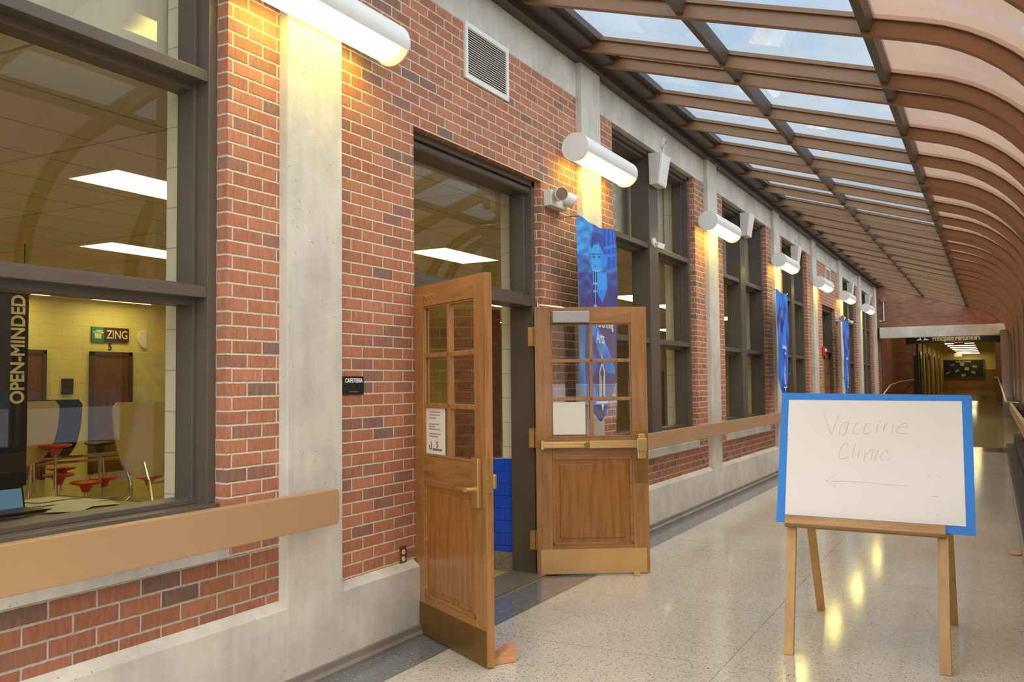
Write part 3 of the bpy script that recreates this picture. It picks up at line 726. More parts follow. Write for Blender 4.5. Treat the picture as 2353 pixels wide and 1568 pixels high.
# ------------------------------------------------------------------ wall lamps
def lamp_proto():
    r = empty('wall_lamp'); tag(r, 'x', 'wall lamp', 'white cylinder lamps on the pillars')
    L = .575; R = .121; n = 28
    a0, a1 = math.radians(-148), math.radians(-24)
    hs = MB(); A = [a1 + (2 * PI - (a1 - a0)) * i / n for i in range(n + 1)]
    vs = []; fs = []
    for y in (-L, L):
        vs += [(R * math.cos(a), y, R * math.sin(a)) for a in A] + [((R - .006) * math.cos(a), y, (R - .006) * math.sin(a)) for a in A]
    k = n + 1
    for i in range(n):
        fs += [(i, i + 1, 2 * k + i + 1, 2 * k + i), (k + i, 3 * k + i, 3 * k + i + 1, k + i + 1), (i, k + i, k + i + 1, i + 1), (2 * k + i, 2 * k + i + 1, 3 * k + i + 1, 3 * k + i)]
    fs += [(0, 2 * k, 3 * k, k), (n, k + n, 3 * k + n, 2 * k + n)]
    hs.add(vs, fs); hs.build('housing', WHITE, r, smooth=True)
    for s in (-1, 1): MB().cyl((0, s * L, 0), (0, s * (L + .012), 0), R, 40).build('end_cap', WHITE, r, smooth=True)
    d = MB(); m_ = 14; B = [a0 + (a1 - a0) * i / m_ for i in range(m_ + 1)]; rr = R - .010
    vs = [(rr * math.cos(a), y, rr * math.sin(a)) for y in (-L + .004, L - .004) for a in B]
    d.add(vs, [(i, i + 1, m_ + 1 + i + 1, m_ + 1 + i) for i in range(m_)]); d.build('diffuser', LAMPE, r, smooth=True)
    MB().box(-.131, -.10, -.16, .16, -.05, .05).build('wall_plate', WHITE2, r, bevel=.008)
    return r
LP = lamp_proto()
lampY = [3.585, 7.32, 11.26, 15.36, 19.15, 22.6, 26.62]
labs = ['largest white cylinder lamp, cut by the top edge, on the nearest pillar', 'white cylinder lamp right of the cafeteria doors, above the first blue banner', 'third white cylinder lamp down the wall, between two double windows', 'white cylinder lamp above the second blue banner', 'white cylinder lamp just left of the far wall vent', 'white cylinder lamp above the third, farthest blue banner', 'smallest and farthest white cylinder lamp beside the end wall']
for i, y in enumerate(lampY):
    o = LP if i == 0 else dup(LP, (0, 0, 0))
    o.location = (-3.005, y, 3.482); o['label'] = labs[i]

# ------------------------------------------------------------------ vents
def vent(y0, y1, z0, z1, lab):
    r = empty('wall_vent', (XB, (y0 + y1) / 2, (z0 + z1) / 2), label=lab, cat='vent'); hy, hz = (y1 - y0) / 2, (z1 - z0) / 2
    f = MB(); b = .035; f.box(0, .018, -hy, hy, hz - b, hz); f.box(0, .018, -hy, hy, -hz, -hz + b); f.box(0, .018, -hy, -hy + b, -hz + b, hz - b); f.box(0, .018, hy - b, hy, -hz + b, hz - b)
    f.build('frame', WHITE, r)
    MB().box(.0005, .003, -hy + .02, hy - .02, -hz + .02, hz - .02).build('backing', VENTD, r)
    s = MB(); n = 20; st = (2 * hz - 2 * b) / n
    for i in range(n):
        z = -hz + b + st * (i + .5); s.prism([(.003, -hy + b, z + st * .35), (.016, -hy + b, z - st * .40), (.018, -hy + b, z - st * .30), (.005, -hy + b, z + st * .45)], (0, 2 * hy - 2 * b, 0))
    s.build('louver', WHITE, r); return r
vent(5.265, 5.90, 3.658, 4.065, 'square white louvred vent on the brick above the cafeteria doors')
vent(20.55, 21.2, 3.56, 4.02, 'small far white louvred vent on the distant brick bay')

# ------------------------------------------------------------------ speakers, cameras, small fittings
def speaker_proto():
    r = empty('wall_speaker'); tag(r, 'x', 'speaker', 'white wedge speakers on the window mullions')
    m = MB(); T = [(0, -.16, .17), (.15, -.16, .17), (.15, .16, .17), (0, .16, .17)]; B = [(0, -.14, -.17), (.10, -.14, -.17), (.10, .14, -.17), (0, .14, -.17)]
    m.add(T + B, [(0, 1, 2, 3), (4, 7, 6, 5), (0, 4, 5, 1), (1, 5, 6, 2), (2, 6, 7, 3), (3, 7, 4, 0)]); m.build('cabinet', WHITE2, r, bevel=.006)
    g = MB(); g.add([(.152, -.145, .155), (.152, .145, .155), (.104, .125, -.155), (.104, -.125, -.155)], [(0, 1, 2, 3)]); g.build('grille', WHITE, r)
    MB().box(-.01, .0, -.06, .06, -.06, .06).build('wall_bracket', WHITE2, r)
    return r
SPK = speaker_proto(); slabs = ['nearest white wedge speaker, on the first double window mullion', 'white wedge speaker on the second double window', 'white wedge speaker on the third double window, above the second banner', 'white wedge speaker beside the lamp above the farthest banner', 'farthest white wedge speaker beside the end wall']
for i, (n, ob, ym) in enumerate(WINS[1:]):
    o = SPK if i == 0 else dup(SPK, (0, 0, 0)); o.location = (XW + .022, ym - .02, 3.84); o['label'] = slabs[i]
for y, lab in ((9.52, 'white round wall device and conduit above the nearest speaker'), (17.2, 'white round wall device above the third window speaker'), (24.45, 'white round wall device above the speaker near the farthest banner')):
    r = empty('wall_strobe', (XB + .003, y, 4.19), label=lab, cat='strobe')
    m = MB().cyl((0, 0, 0), (.03, 0, 0), .06, 20); m.cyl((.03, 0, 0), (.045, 0, 0), .042, 20); m.build('disc', WHITE2, r, smooth=True)
    MB().cyl((.05, 0, 0), (.055, 0, 0), .022, 14).build('lens', STEELP, r)
    MB().tube([(.015, 0, -.055), (.015, -.02, -.19)], .008, 6).build('conduit', WHITE2, r)
for y, lab in ((9.36, 'white security camera on the mullion of the first double window'), (24.42, 'far white security camera just right of the farthest banner')):
    r = empty('security_camera', (XW + .013, y, 3.03), label=lab, cat='camera')
    MB().cyl((0, -.02, .02), (.02, -.02, .02), .05, 18).build('base', WHITE2, r, smooth=True)
    m = MB().tube([(.02, -.02, .02), (.06, 0, .0)], .014, 8); m.bar((.04, -.02, -.01), (.09, .05, -.03), .06, .06); m.build('body', WHITE2, r, bevel=.004)
    m = MB().bar((.089, .049, -.03), (.093, .055, -.032), .045, .045); m.build('lens', BLACK, r)
def em_light(y, z, lab):
    r = empty('emergency_light', (XB + .002, y, z), label=lab, cat='emergency light')
    MB().box(0, .075, -.16, .16, -.065, .065).build('housing', WHITE2, r, bevel=.008)
    for s, d in ((-1, Vector((.75, -.62, -.12))), (1, Vector((.72, .35, -.5)))):
        d.normalize(); c = Vector((.10, s * .09, .03))
        m = MB().tube([c - d * .03, c, c + d * .07], [.03, .055, .06], 18); hd_ = m.build('lamp_head', WHITE2, r, smooth=True)
        MB().cyl(c + d * .071, c + d * .074, .052, 18).build('lens', REFLC, hd_)
    return r
em_light(6.66, 3.03, 'white twin headed emergency light on the brick right of the cafeteria doors'); em_light(22.0, 2.94, 'far white twin headed emergency light above the farthest banner')
for y, lab in ((7.10, 'nearest, left of the second pillar'), (10.95, 'by the third pillar'), (15.0, 'by the fourth pillar'), (18.6, 'by the fifth pillar')):
    o = MB().tube([(0, 0, 0), (.05, 0, 0), (.06, .01, .02), (.045, .02, .03)], .006, 6).build('wire_hook', STEELP); o.location = (XB, y, 4.0)
    tag(o, 'small metal wall hook high on the brick, ' + lab, 'hook')
fa = empty('fire_alarm', (XB + .001, 20.0 - .08, 2.13), label='red fire alarm box beside the far closed doors', cat='fire alarm')
MB().box(0, .06, -.07, .07, -.09, .09).build('housing', REDP, fa, bevel=.008); MB().cyl((.06, .0, .02), (.085, .0, .02), .035, 14).build('strobe', WHITE2, fa)
cd_ = empty('wall_conduit', label='thin white conduit pipe on the end wall brick', cat='conduit')
MB().tube([(-2.93, 29.86, 3.95), (-2.93, 29.86, 3.34), (-3.06, 29.86, 3.335)], .018, 8).build('pipe', WHITE2, cd_); MB().box(-3.0, -2.86, 29.82, 29.9, 3.93, 4.05).build('junction_box', POSTM, cd_)
# cafeteria sign & outlet
cs = empty('cafeteria_sign', (XB + .001, 4.025, 1.517), label='small black door sign reading CAFETERIA on the brick', cat='sign')
MB().box(0, .006, -.100, .097, -.052, .052).build('plate', SIGNB, cs, bevel=.002)
text('lettering', 'CAFETERIA', .034, (.0065, .004, .027), SIGNW, AX_WALL, cs, width=.158, off=.001)
br_ = MB()
for i in range(9): br_.box(.006, .0068, -.035 + i * .009, -.031 + i * .009, -.036, -.032)
br_.build('braille_dots', STEELP, cs)
ot = empty('wall_outlet', (XB + .001, 4.505, .484), label='brown wall outlet low on the brick beside the left door', cat='outlet')
MB().box(0, .006, -.035, .035, -.056, .056).build('cover_plate', BRASSOLD, ot, bevel=.002)
for z in (-.021, .021):
    s_ = MB().cyl((.006, 0, z), (.009, 0, z), .015, 16).build('socket', PAPER, ot)
    MB().box(.009, .0095, -.007, -.004, z - .004, z + .006).box(.009, .0095, .004, .007, z - .004, z + .006).build('slot', BLACK, s_)

# ------------------------------------------------------------------ banners
def ell(x, y, cx, cy, rx, ry): return ((x - cx) / rx) ** 2 + ((y - cy) / ry) ** 2
def mixc(a, b, t):
    t = max(0, min(1, t)); return tuple(p + (q - p) * t for p, q in zip(a, b))
LB, MBL, DP, PU = (70, 176, 250), (46, 112, 216), (70, 64, 138), (80, 70, 128)
def noise2(x, y): return .5 + .25 * math.sin(x * 1.7 + 2.1 * math.sin(y * 1.3)) + .25 * math.sin(y * 2.3 + 1.7 * math.sin(x * 1.1 + 4))
def portrait(u, d):
    x = 45 + 575 * u; yt = 75 + (x - 45) * .374; yb = 1455 + (x - 45) * .176; y = yt + d / .80 * (yb - yt)
    if d > .80:
        c = PU
        if u < .22 - (d - .8) * .05: c = mixc(MBL, LB, noise2(u * 9, d * 6))
        hx = (u - .42) - (d - .92) * 1.05
        if .84 < d < 1.3 and abs(hx) < .12: c = mixc(MBL, LB, noise2(u * 8, d * 9))
        if d > 1.0 and abs(u - .36 - .05 * math.sin(d * 22)) < .05: c = MBL
        return c
    bg = mixc(DP, LB, .35 + .5 * (noise2(x / 45, y / 60) - .35) + (.35 if x < 260 and y < 650 else 0) - (.25 if y > 900 else 0))
    if x > 440 and y < 830:
        bg = mixc(DP, MBL, .3 + (.6 if (int(x / 24) % 2 == 0) else .1)); 
        if abs(y - 520) < 22 or abs(y - 650) < 20: bg = mixc(MBL, LB, .3)
    c = bg
    sh = 1090 + abs(x - 340) * .9 - (130 if x > 440 else 0)
    if y > sh: c = mixc(PU, DP, noise2(x / 60, y / 90) * .6)
    if 290 < x < 478 and y > 900:
        lim = 1330 - abs(x - 400) * 2.6
        if y < lim: c = mixc(LB, MBL, .25 + (.3 if y > 1150 else 0))
    if ell(x, y, 358, 440, 120, 160) < 1: c = mixc(DP, MBL, .15 + .35 * noise2(x / 26, y / 30))
    if ell(x, y, 462, 720, 30, 95) < 1: c = mixc(MBL, LB, .5)
    if ell(x, y, 350, 680, 108, 255) < 1:
        hair = 470 - (x - 300) * .35 if x < 360 else 430 + (x - 360) * 1.9
        if y > hair:
            c = mixc(LB, MBL, max(0, (x - 350) / 160))
            for ex in (292, 372):
                if ell(x, y, ex, 655, 24, 16) < 1: c = mixc(MBL, DP, .85)
                if abs(y - (610 + .004 * (x - ex) ** 2)) < 10 and abs(x - ex) < 36: c = mixc(MBL, DP, .7)
            if ell(x, y, 318, 790, 22, 16) < 1: c = mixc(LB, MBL, .8)
            if abs(y - (868 - .006 * (x - 345) ** 2)) < 10 and abs(x - 345) < 48: c = (150, 205, 245)
            elif abs(y - (885 - .006 * (x - 345) ** 2)) < 8 and abs(x - 345) < 50: c = mixc(MBL, DP, .6)
    if 880 < y < 1430 and abs(x - 322) < 17: c = (30, 34, 92) if not (abs(x - 322) < 6) else (120, 170, 230)
    if abs(x - 322) < 26 and (1040 < y < 1070 or 1150 < y < 1180 or 1360 < y < 1390): c = (150, 180, 230)
    return c
def streak(seed):
    def f(u, d):
        n = noise2(u * 9 + seed, d * 5 + seed * 2); c = mixc((28, 70, 190), (60, 150, 240), n)
        if n < .33 and .15 < d < .75: c = (34, 44, 120)
        if ell(u, d, .5, .3, .22, .16) < 1: c = mixc((40, 60, 150), (70, 160, 240), noise2(u * 14, d * 14 + seed))
        return c
    return f
def banner(y0, zt, fn, lab, words, X=-2.955, fine=(100, 240), W=.85):
    r = empty('wall_banner', (X, y0, zt), label=lab, cat='banner')
    nu, nv = fine; vs = []; cols = []; fs = []
    side, tip = 1.345, 1.71
    for j in range(nv + 1):
        for i in range(nu + 1):
            u = i / nu; full = side + (tip - side) * (1 - abs(2 * u - 1) ** 1.15)
            d = full * j / nv; sag = .035 * math.sin(PI * u) * max(0, 1 - d / .5)
            x = .012 * math.sin(u * 7 + d * 2.3) + .008 * math.sin(u * 17 - d * 5) * (1 - .4 * u)
            vs.append((x, u * W, -d - sag)); c = fn(u, d); cols.append(srgb(*c))
    for j in range(nv):
        for i in range(nu): a = j * (nu + 1) + i; fs.append((a, a + 1, a + nu + 2, a + nu + 1))
    me = bpy.data.meshes.new('cloth'); me.from_pydata(vs, [], fs); me.materials.append(BANNER)
    at = me.color_attributes.new('paint', 'FLOAT_COLOR', 'POINT')
    for k_, c in enumerate(cols): at.data[k_].color = c
    for p in me.polygons: p.use_smooth = True
    o = bpy.data.objects.new('cloth', me); COL.objects.link(o); o.parent = r
    for z, yy in ((-.012, 0.01), (-.012, W - .01), (-1.335, .01), (-1.335, W - .01)):
        MB().tube([(.02, yy, z), (XB - X, yy, z)], .006, 6).build('rod', CHROME, r)
    for body, yy, zz, sz in words: text('lettering', body, sz, (.024, yy, zz), SIGNW, AX_WALL, r, align='LEFT', sx=.72, off=.001)
    lg = MB(); c = .43; b = -1.52
    lg.prism([(.026, c - .012, b + .30), (.026, c, b + .42), (.026, c + .012, b + .30)], (.001, 0, 0))
    for s in (-1, 1): lg.box(.026, .027, c + s * .05 - .008, c + s * .05 + .008, b + .02, b + .24); lg.prism([(.026, c + s * .058, b + .24), (.026, c, b + .33), (.026, c, b + .30), (.026, c + s * .040, b + .235)], (.001, 0, 0))
    for s in (-1, 1): lg.box(.026, .027, c + s * .022 - .006, c + s * .022 + .006, b + .03, b + .20)
    lg.box(.026, .027, c - .13, c + .13, b - .035, b - .015); lg.prism([(.026, c - .03, b - .04), (.026, c + .03, b - .04), (.026, c, b - .10)], (.001, 0, 0))
    lg.build('emblem', SIGNW, r); return r
banner(6.635, 2.895, portrait, 'nearest blue banner, with a smiling clarinet player and the word Arts, behind the middle door', [('Performing', .32, -.87, .12), ('Arts', .32, -1.0, .14)])
banner(14.25, 2.955, streak(1.3), 'second blue banner, narrow looking, above the left corner of the white sign', [('Technology', .25, -.9, .10), ('And', .45, -1.0, .08)], fine=(24, 50))
banner(21.25, 2.905, streak(4.1), 'third and farthest blue banner on the left wall', [('Athletics', .3, -.9, .10)], fine=(24, 50))

# ------------------------------------------------------------------ easel with sign
KZ = .25
def ep(x, z, o=0):      # point on the leaning plane, o metres in front of it
    n = Vector((0, -1, KZ)).normalized(); return Vector((x, 5.14 + KZ * z, z)) + n * o
E = empty('display_easel', (0, 0, 0), label='pale wooden A-frame easel standing on the terrazzo, holding the sign', cat='easel')
def legbar(a, b, w_, d_):
    a = Vector(a); b = Vector(b); m = MB(); m.bar(a, b, w_, d_, (0, 1, 0)); return m
legbar(ep(-1.046, .002, -.02), ep(-1.046, 1.40, -.02), .05, .035).build('leg', PINE, E, bevel=.003)
legbar(ep(-.262, .002, -.02), ep(-.262, 1.40, -.02), .054, .035).build('leg', PINE, E, bevel=.003)
for x in (-1.05, -.262): legbar((x, 6.235, .002), (x, 5.545, 1.40), .048, .035).build('rear_leg', PINE, E, bevel=.003)
cb_ = MB(); cb_.bar((-1.07, 5.50, 1.36), (-.24, 5.50, 1.36), .04, .04); cb_.build('cross_bar', PINEX, E, bevel=.003)
tr = MB()
A0, B0 = ep(-1.074, .677), ep(-.246, .671)
n_ = Vector((0, -1, KZ)).normalized(); up_ = Vector((0, KZ, 1)).normalized()
tr.prism([A0 - n_ * .0, A0 + n_ * .055, A0 + n_ * .055 + up_ * .022, A0 + up_ * .022], B0 - A0)
tr.prism([A0 + n_ * .037, A0 + n_ * .055, A0 + n_ * .055 + up_ * .064, A0 + n_ * .037 + up_ * .064], B0 - A0)
tr.build('tray', PINEX, E, bevel=.003)
def sheet(c, o0, o1, name, mat, bevel=0):
    m = MB(); m.prism([ep(x, z, o0) for x, z in c], Vector((0, -1, KZ)).normalized() * (o1 - o0)); return m.build(name, mat, bevel=bevel)
bb = sheet([(-1.129, .703), (-.104, .694), (-.106, 1.416), (-.112, 1.426), (-1.116, 1.443)], .002, .014, 'foam_board', BLUEB); tag(bb, 'bright blue foam board leaning on the easel behind the white sheet', 'board')
SG = empty('poster_sign', label='white poster board with faint handwritten Vaccine Clinic and arrow, on the easel', cat='sign')
ws = sheet([(-1.080, .745), (-.150, .737), (-.155, 1.392), (-1.074, 1.400)], .0145, .0175, 'poster_board', PAPERB); ws.parent = SG
ST = [[(-0.877,1.329),(-0.853,1.263),(-0.83,1.198)],[(-0.83,1.197),(-0.813,1.254),(-0.791,1.308)],[(-0.74,1.263),(-0.754,1.273),(-0.775,1.254),(-0.787,1.227),(-0.785,1.205),(-0.77,1.198),(-0.754,1.213),(-0.737,1.267),(-0.748,1.235),(-0.746,1.211)],[(-0.682,1.261),(-0.696,1.264),(-0.707,1.243),(-0.713,1.221),(-0.707,1.207),(-0.682,1.211)],[(-0.629,1.268),(-0.643,1.263),(-0.653,1.236),(-0.657,1.217),(-0.649,1.208),(-0.631,1.212),(-0.621,1.223)],[(-0.579,1.264),(-0.594,1.211)],[(-0.574,1.277),(-0.565,1.275)],[(-0.545,1.274),(-0.556,1.209)],[(-0.553,1.233),(-0.54,1.26),(-0.526,1.273)],[(-0.501,1.26),(-0.509,1.217)],[(-0.476,1.243),(-0.451,1.25),(-0.429,1.248),(-0.439,1.273),(-0.467,1.254),(-0.485,1.234),(-0.476,1.216),(-0.447,1.211),(-0.421,1.214)],[(-0.74,1.131),(-0.74,1.15),(-0.758,1.153),(-0.776,1.128),(-0.788,1.094),(-0.782,1.07),(-0.759,1.068),(-0.735,1.08)],[(-0.701,1.153),(-0.717,1.073)],[(-0.678,1.116),(-0.688,1.07)],[(-0.644,1.114),(-0.656,1.06)],[(-0.654,1.069),(-0.633,1.105),(-0.609,1.128),(-0.614,1.094),(-0.618,1.065)],[(-0.579,1.121),(-0.597,1.062)],[(-0.527,1.103),(-0.536,1.122),(-0.557,1.107),(-0.568,1.085),(-0.561,1.068),(-0.541,1.068),(-0.521,1.074)],[(-0.859,0.941),(-0.74,0.944),(-0.631,0.941),(-0.524,0.936),(-0.419,0.931)],[(-0.803,0.978),(-0.859,0.941),(-0.802,0.913)],[(-0.328,0.989),(-0.316,0.992)],[(-0.282,0.987),(-0.267,0.985)],[(-0.311,0.884),(-0.296,0.884),(-0.284,0.881)],[(-0.286,0.796),(-0.285,0.783)]]
def smooth_path(P):
    if len(P) < 3: return P
    out = []
    for i in range(len(P) - 1):
        p0, p1, p2, p3 = P[max(i - 1, 0)], P[i], P[i + 1], P[min(i + 2, len(P) - 1)]
        for k_ in range(4):
            t = k_ / 4
            out.append(tuple(.5 * (2 * b + (c - a) * t + (2 * a - 5 * b + 4 * c - d) * t * t + (3 * b - a - 3 * c + d) * t ** 3) for a, b, c, d in zip(p0, p1, p2, p3)))
    return out + [P[-1]]
hw = MB()
for i, s in enumerate(ST):
    s = smooth_path(s) if i not in (18, 19) else s
    hw.tube([ep(x, z, .0178) for x, z in s], (.0010 if i not in (18, 19) else .0008), 5)
hw.build('handwriting', PENCIL, SG)

o = MB().tube([(0, 0, .0), (.0, 0, .012), (0, 0, .022)], [.05, .055, .02], 10).build('orange_scrap', ORANGE, smooth=True); o.location = (.12, 8.9, .001); o.scale = (1, 1.4, 1); tag(o, 'small crumpled orange scrap on the floor by the right wall', 'scrap')

# ------------------------------------------------------------------ cafeteria interior
XI0, XI1, YI0, YI1, HC = -14.0, -3.57, -3.0, 30.2, 3.05
struct(MB().box(XI0, -3.14, YI0, YI1, -.1, -.002).build('floor', VINYL), 'shiny olive tan cafeteria floor seen through the windows', 'floor')
struct(MB().box(XI0, XI1, YI0, YI1, HC, HC + .08).build('ceiling_cafeteria', CEIL), 'tan tiled ceiling of the cafeteria', 'ceiling')
cw = MB(); cw.box(XI0 - .2, XI0, YI0, YI1, 0, HC); cw.box(XI0, XI1, YI1 - .05, YI1 + .1, 0, HC); cw.box(XI0, XI1, YI0 - .1, YI0, 0, HC)
struct(cw.build('wall_cafeteria', YBLOCK), 'pale yellow block walls at the back of the cafeteria', 'wall')
def troffer(x, y, lab, Lx=.52, Ly=1.22):
    r = empty('ceiling_light', (x, y, HC), label=lab, cat='ceiling light', group='cafeteria ceiling lights')
    f = MB(); a, b = Lx / 2, Ly / 2
    for q in ((-a - .02, -a, -b, b), (a, a + .02, -b, b), (-a - .02, a + .02, -b - .02, -b), (-a - .02, a + .02, b, b + .02)): f.box(q[0], q[1], q[2], q[3], -.012, .0)
    f.build('frame', WHITE2, r); MB().box(-a, a, -b, b, -.010, -.002).build('diffuser', TROFF, r); return r
tl = [(-5.60, 4.75, 'large bright ceiling light highest in the foreground window'), (-8.34, 6.82, 'ceiling light below the largest one in the foreground window'), (-13.4, 10.7, 'small bright ceiling light above the ZING sign'), (-13.4, 8.7, 'ceiling light sliver beside the navy banner'), (-5.6, 9.0, 'ceiling light seen through the transom above the doors'), (-5.7, 15.3, 'ceiling light in the left half of the first double window'), (-5.7, 17.5, 'upper ceiling light in the right half of the first double window'), (-8.4, 25.3, 'lower ceiling light in the right half of the first double window')]
for x, y, l in tl: troffer(x, y, l)
for j, (x, y) in enumerate([(-8.34, 11.2), (-11, 3.0), (-8.34, 15.6), (-11.0, 13.2), (-5.7, 21.6), (-8.34, 20), (-5.7, 25.9), (-11, 19), (-11, 7.4), (-5.6, .5), (-8.34, 2.4)]):
    r = troffer(x, y, 'cafeteria ceiling light panel glimpsed through the glass'); 
# back wall things
def bdoor(y0, y1, lab):
    r = empty('interior_door', (XI0, y0, 0), label=lab, cat='door'); W = y1 - y0
    f = MB(); f.box(0, .06, 0, .07, 0, 2.16); f.box(0, .06, W - .07, W, 0, 2.16); f.box(0, .06, 0, W, 2.09, 2.16); f.build('door_frame', plain('dark door frame', srgb(74, 54, 36), .5), r)
    MB().box(.005, .04, .07, W - .07, .01, 2.09).build('door_leaf', DOORB, r)
    k = MB(); k.cyl((.04, W - .14, 1.0), (.09, W - .14, 1.0), .025, 10); k.build('knob', CHROME, r); return r
bdoor(10.32, 11.18, 'brown wood door under the ZING sign at the back of the cafeteria'); bdoor(8.58, 9.49, 'brown wood door partly hidden by the navy banner')
zs = empty('zing_sign', (XI0 + .002, 10.735, 2.465), label='wide sign reading ZING with a teal pot panel on the back wall', cat='sign')
MB().box(0, .03, -.385, .385, -.13, .13).build('board', MAROON, zs); MB().box(.03, .034, -.385, -.14, -.13, .13).build('teal_panel', TEAL, zs)
text('lettering', 'ZING', .21, (.036, .13, .0), CREAML, AX_WALL, zs, width=.44, off=.002)
pm = MB().box(.034, .037, -.33, -.2, -.07, .03); pm.box(.034, .037, -.36, -.16, .02, .05); pm.box(.034, .037, -.3, -.18, .06, .08); pm.build('pot_picture', CREAML, zs)
nf = text('door_number', '5', .17, (XI0 + .006, 10.74, 2.245), BLACK, AX_WALL, None, off=.006); tag(nf, 'black numeral 5 above the brown cafeteria door', 'number')
sc2 = MB(); pts = [(0, .18 * math.cos(a), .18 * math.sin(a)) for a in [PI / 2 + PI * i / 20 for i in range(21)]]
sc2.prism(pts, (.05, 0, 0)); sc2 = sc2.build('wall_sconce', WHITE2, bevel=.006); sc2.location = (XI0 + .002, 11.5, 2.42); tag(sc2, 'white half round fixture on the yellow wall right of the ZING sign', 'wall fixture')
bo = empty('wall_frame', (XI0 + .002, 9.9, 1.545), label='small black framed board on the yellow wall', cat='picture'); MB().box(0, .03, -.11, .11, -.135, .135).build('frame', BLACK, bo, bevel=.01); MB().box(.03, .033, -.09, .09, -.115, .115).build('panel', SIGNB, bo)
wp = empty('wall_panel', (XI0 + .002, 11.65, 1.68), label='pale panel with a thin dark edge at the right of the back wall', cat='panel'); MB().box(0, .02, -.42, .42, -.5, .48).build('board', plain('pale panel', srgb(214, 200, 140), .6), wp); MB().box(0, .03, .42, .44, -.5, .48).build('edge', BLACK, wp)
ob_ = empty('hanging_banner', label='tall navy banner reading OPEN-MINDED upward in cream letters', cat='banner')
MB().box(-9.01, -9.0, 5.15, 5.91, .5, 2.52).build('cloth', NAVY, ob_)
text('lettering', 'OPEN-MINDED', .21, (-8.995, 5.80, 1.93), CREAML, AX_UP, ob_, width=1.14, off=.006)
MB().box(-9.02, -8.99, 5.13, 5.93, 2.52, 2.55).build('hem_bar', plain('gold bar', srgb(170, 110, 40), .5), ob_)
MB().tube([(-9.005, 5.2, 2.55), (-9.005, 5.2, HC)], .006, 6).build('cord', BLACK, ob_)
MB().tube([(-9.005, 5.86, 2.55), (-9.005, 5.86, HC)], .006, 6).build('cord', BLACK, ob_)
vb = empty('hanging_banner', label='dark vertical lettered banner glimpsed low in the first double window', cat='banner')
MB().box(-6.31, -6.30, 17.6, 18.7, .35, 1.75).build('cloth', NAVY, vb); text('lettering', 'INTERDATT', .2, (-6.295, 18.2, 1.0), CREAML, AX_UP, vb, width=1.2)
MB().cyl((-6.305, 17.65, 0), (-6.305, 17.65, 1.75), .02, 8).build('stand_pole', BLACK, vb); MB().cyl((-6.305, 18.65, 0), (-6.305, 18.65, 1.75), .02, 8).build('stand_pole', BLACK, vb)
struct(MB().box(-6.25, -5.82, 10.0, 10.5, 0, 2.5).build('partition', BRICKEND), 'dark brick pier inside the cafeteria seen through the left door glass', 'pier')
# desk by the window
dk = empty('desk', (0, 0, 0), label='brown desk with black edges just inside the foreground window', cat='desk')
MB().box(-5.95, -4.985, 1.6, 4.13, .735, .752).build('desktop', DESK, dk, bevel=.002)
f = MB(); f.box(-4.985, -4.97, 1.6, 4.145, .70, .754); f.box(-5.95, -4.97, 4.13, 4.145, .70, .754); f.build('edge_band', BLACK, dk)
for x in (-5.9, -5.03):
    for y in (1.7, 4.05): MB().box(x - .02, x + .02, y - .02, y + .02, 0, .735).build('leg', BLACK, dk)
MB().box(-5.04, -5.02, 1.7, 4.03, .45, .70).build('modesty_panel', BLACK, dk)
lt = empty('laptop', (-5.45, 3.40, .753), 0, label='open laptop with a blue grey screen on the desk', cat='laptop')
m = MB().prism([(-.045, -.17, .215), (-.035, -.17, .215), (.01, -.17, .0), (0, -.17, .0)], (0, .34, 0)); m.build('screen_frame', BLACK, lt)
m = MB(); m.add([(-.0335, -.158, .205), (-.0335, .158, .205), (.0085, .158, .012), (.0085, -.158, .012)], [(0, 1, 2, 3)]); m.build('display', SCREEN, lt)
MB().box(.0, .23, -.17, .17, 0, .016).build('keyboard_base', BLACK, lt, bevel=.003)
pp = [(-5.62, 3.70, 15, 'far left'), (-5.55, 3.86, -12, 'far middle'), (-5.42, 3.95, 8, 'far right'), (-5.30, 3.78, 25, 'middle'), (-5.20, 3.88, -20, 'near right'), (-5.13, 3.66, 38, 'nearest the edge'), (-5.70, 3.88, 5, 'rearmost')]
for i, (x, y, a, wh) in enumerate(pp):
    o = MB().box(-.108, .108, -.14, .14, 0, .0012).build('paper_sheet', PAPER); o.location = (x, y, .7535 + i * .0014); o.rotation_euler = (0, 0, math.radians(a)); tag(o, 'loose white paper sheet on the desk, the one %s' % wh, 'paper', 'papers on the desk')
cbk = MB().tube([(-5.12, 3.1, .757), (-5.08, 3.3, .757), (-5.15, 3.45, .757), (-5.05, 3.6, .757), (-5.1, 3.75, .757)], .004, 6).build('cable', BLACK); tag(cbk, 'thin black cable lying on the desk in front of the laptop', 'cable')
# folded stool tables
def half_oval(m, x, yc, hw_, zt, zb, th):
    pts = [(x, yc - hw_, zt), (x, yc - hw_ + .0, zt)]
    H = zt - zb; pr = []
    for i in range(25):
        a = PI * i / 24
        c, s = math.cos(a), math.sin(a)
        pr.append((x, yc - hw_ * (abs(c) ** .55) * (1 if c > 0 else -1), zt - .06 - (H - .06) * (s ** .9)))
    m.prism([(x, yc + hw_ - .05, zt), (x, yc - hw_ + .05, zt)] + pr, (th, 0, 0))
def stool(par, x, y, z, mat, down=.5):
    s = MB().tube([(x, y, z), (x, y, z - .012), (x, y, z - .03), (x, y, z - .05), (x, y, z - .13)], [.17, .185, .16, .075, .04], 20); s.build('seat', mat, par, smooth=True)
    MB().cyl((x, y, z - .13), (x, y, max(.05, z - down)), .018, 8).build('seat_post', CHROME, par, smooth=True)
ft = empty('folded_table', label='left folded cafeteria table with rounded tan top, beside the navy banner', cat='table')
m = MB(); half_oval(m, -10.0, 6.30, .66, 1.365, .60, .03); m.build('tabletop', TABLET, ft, bevel=.004)
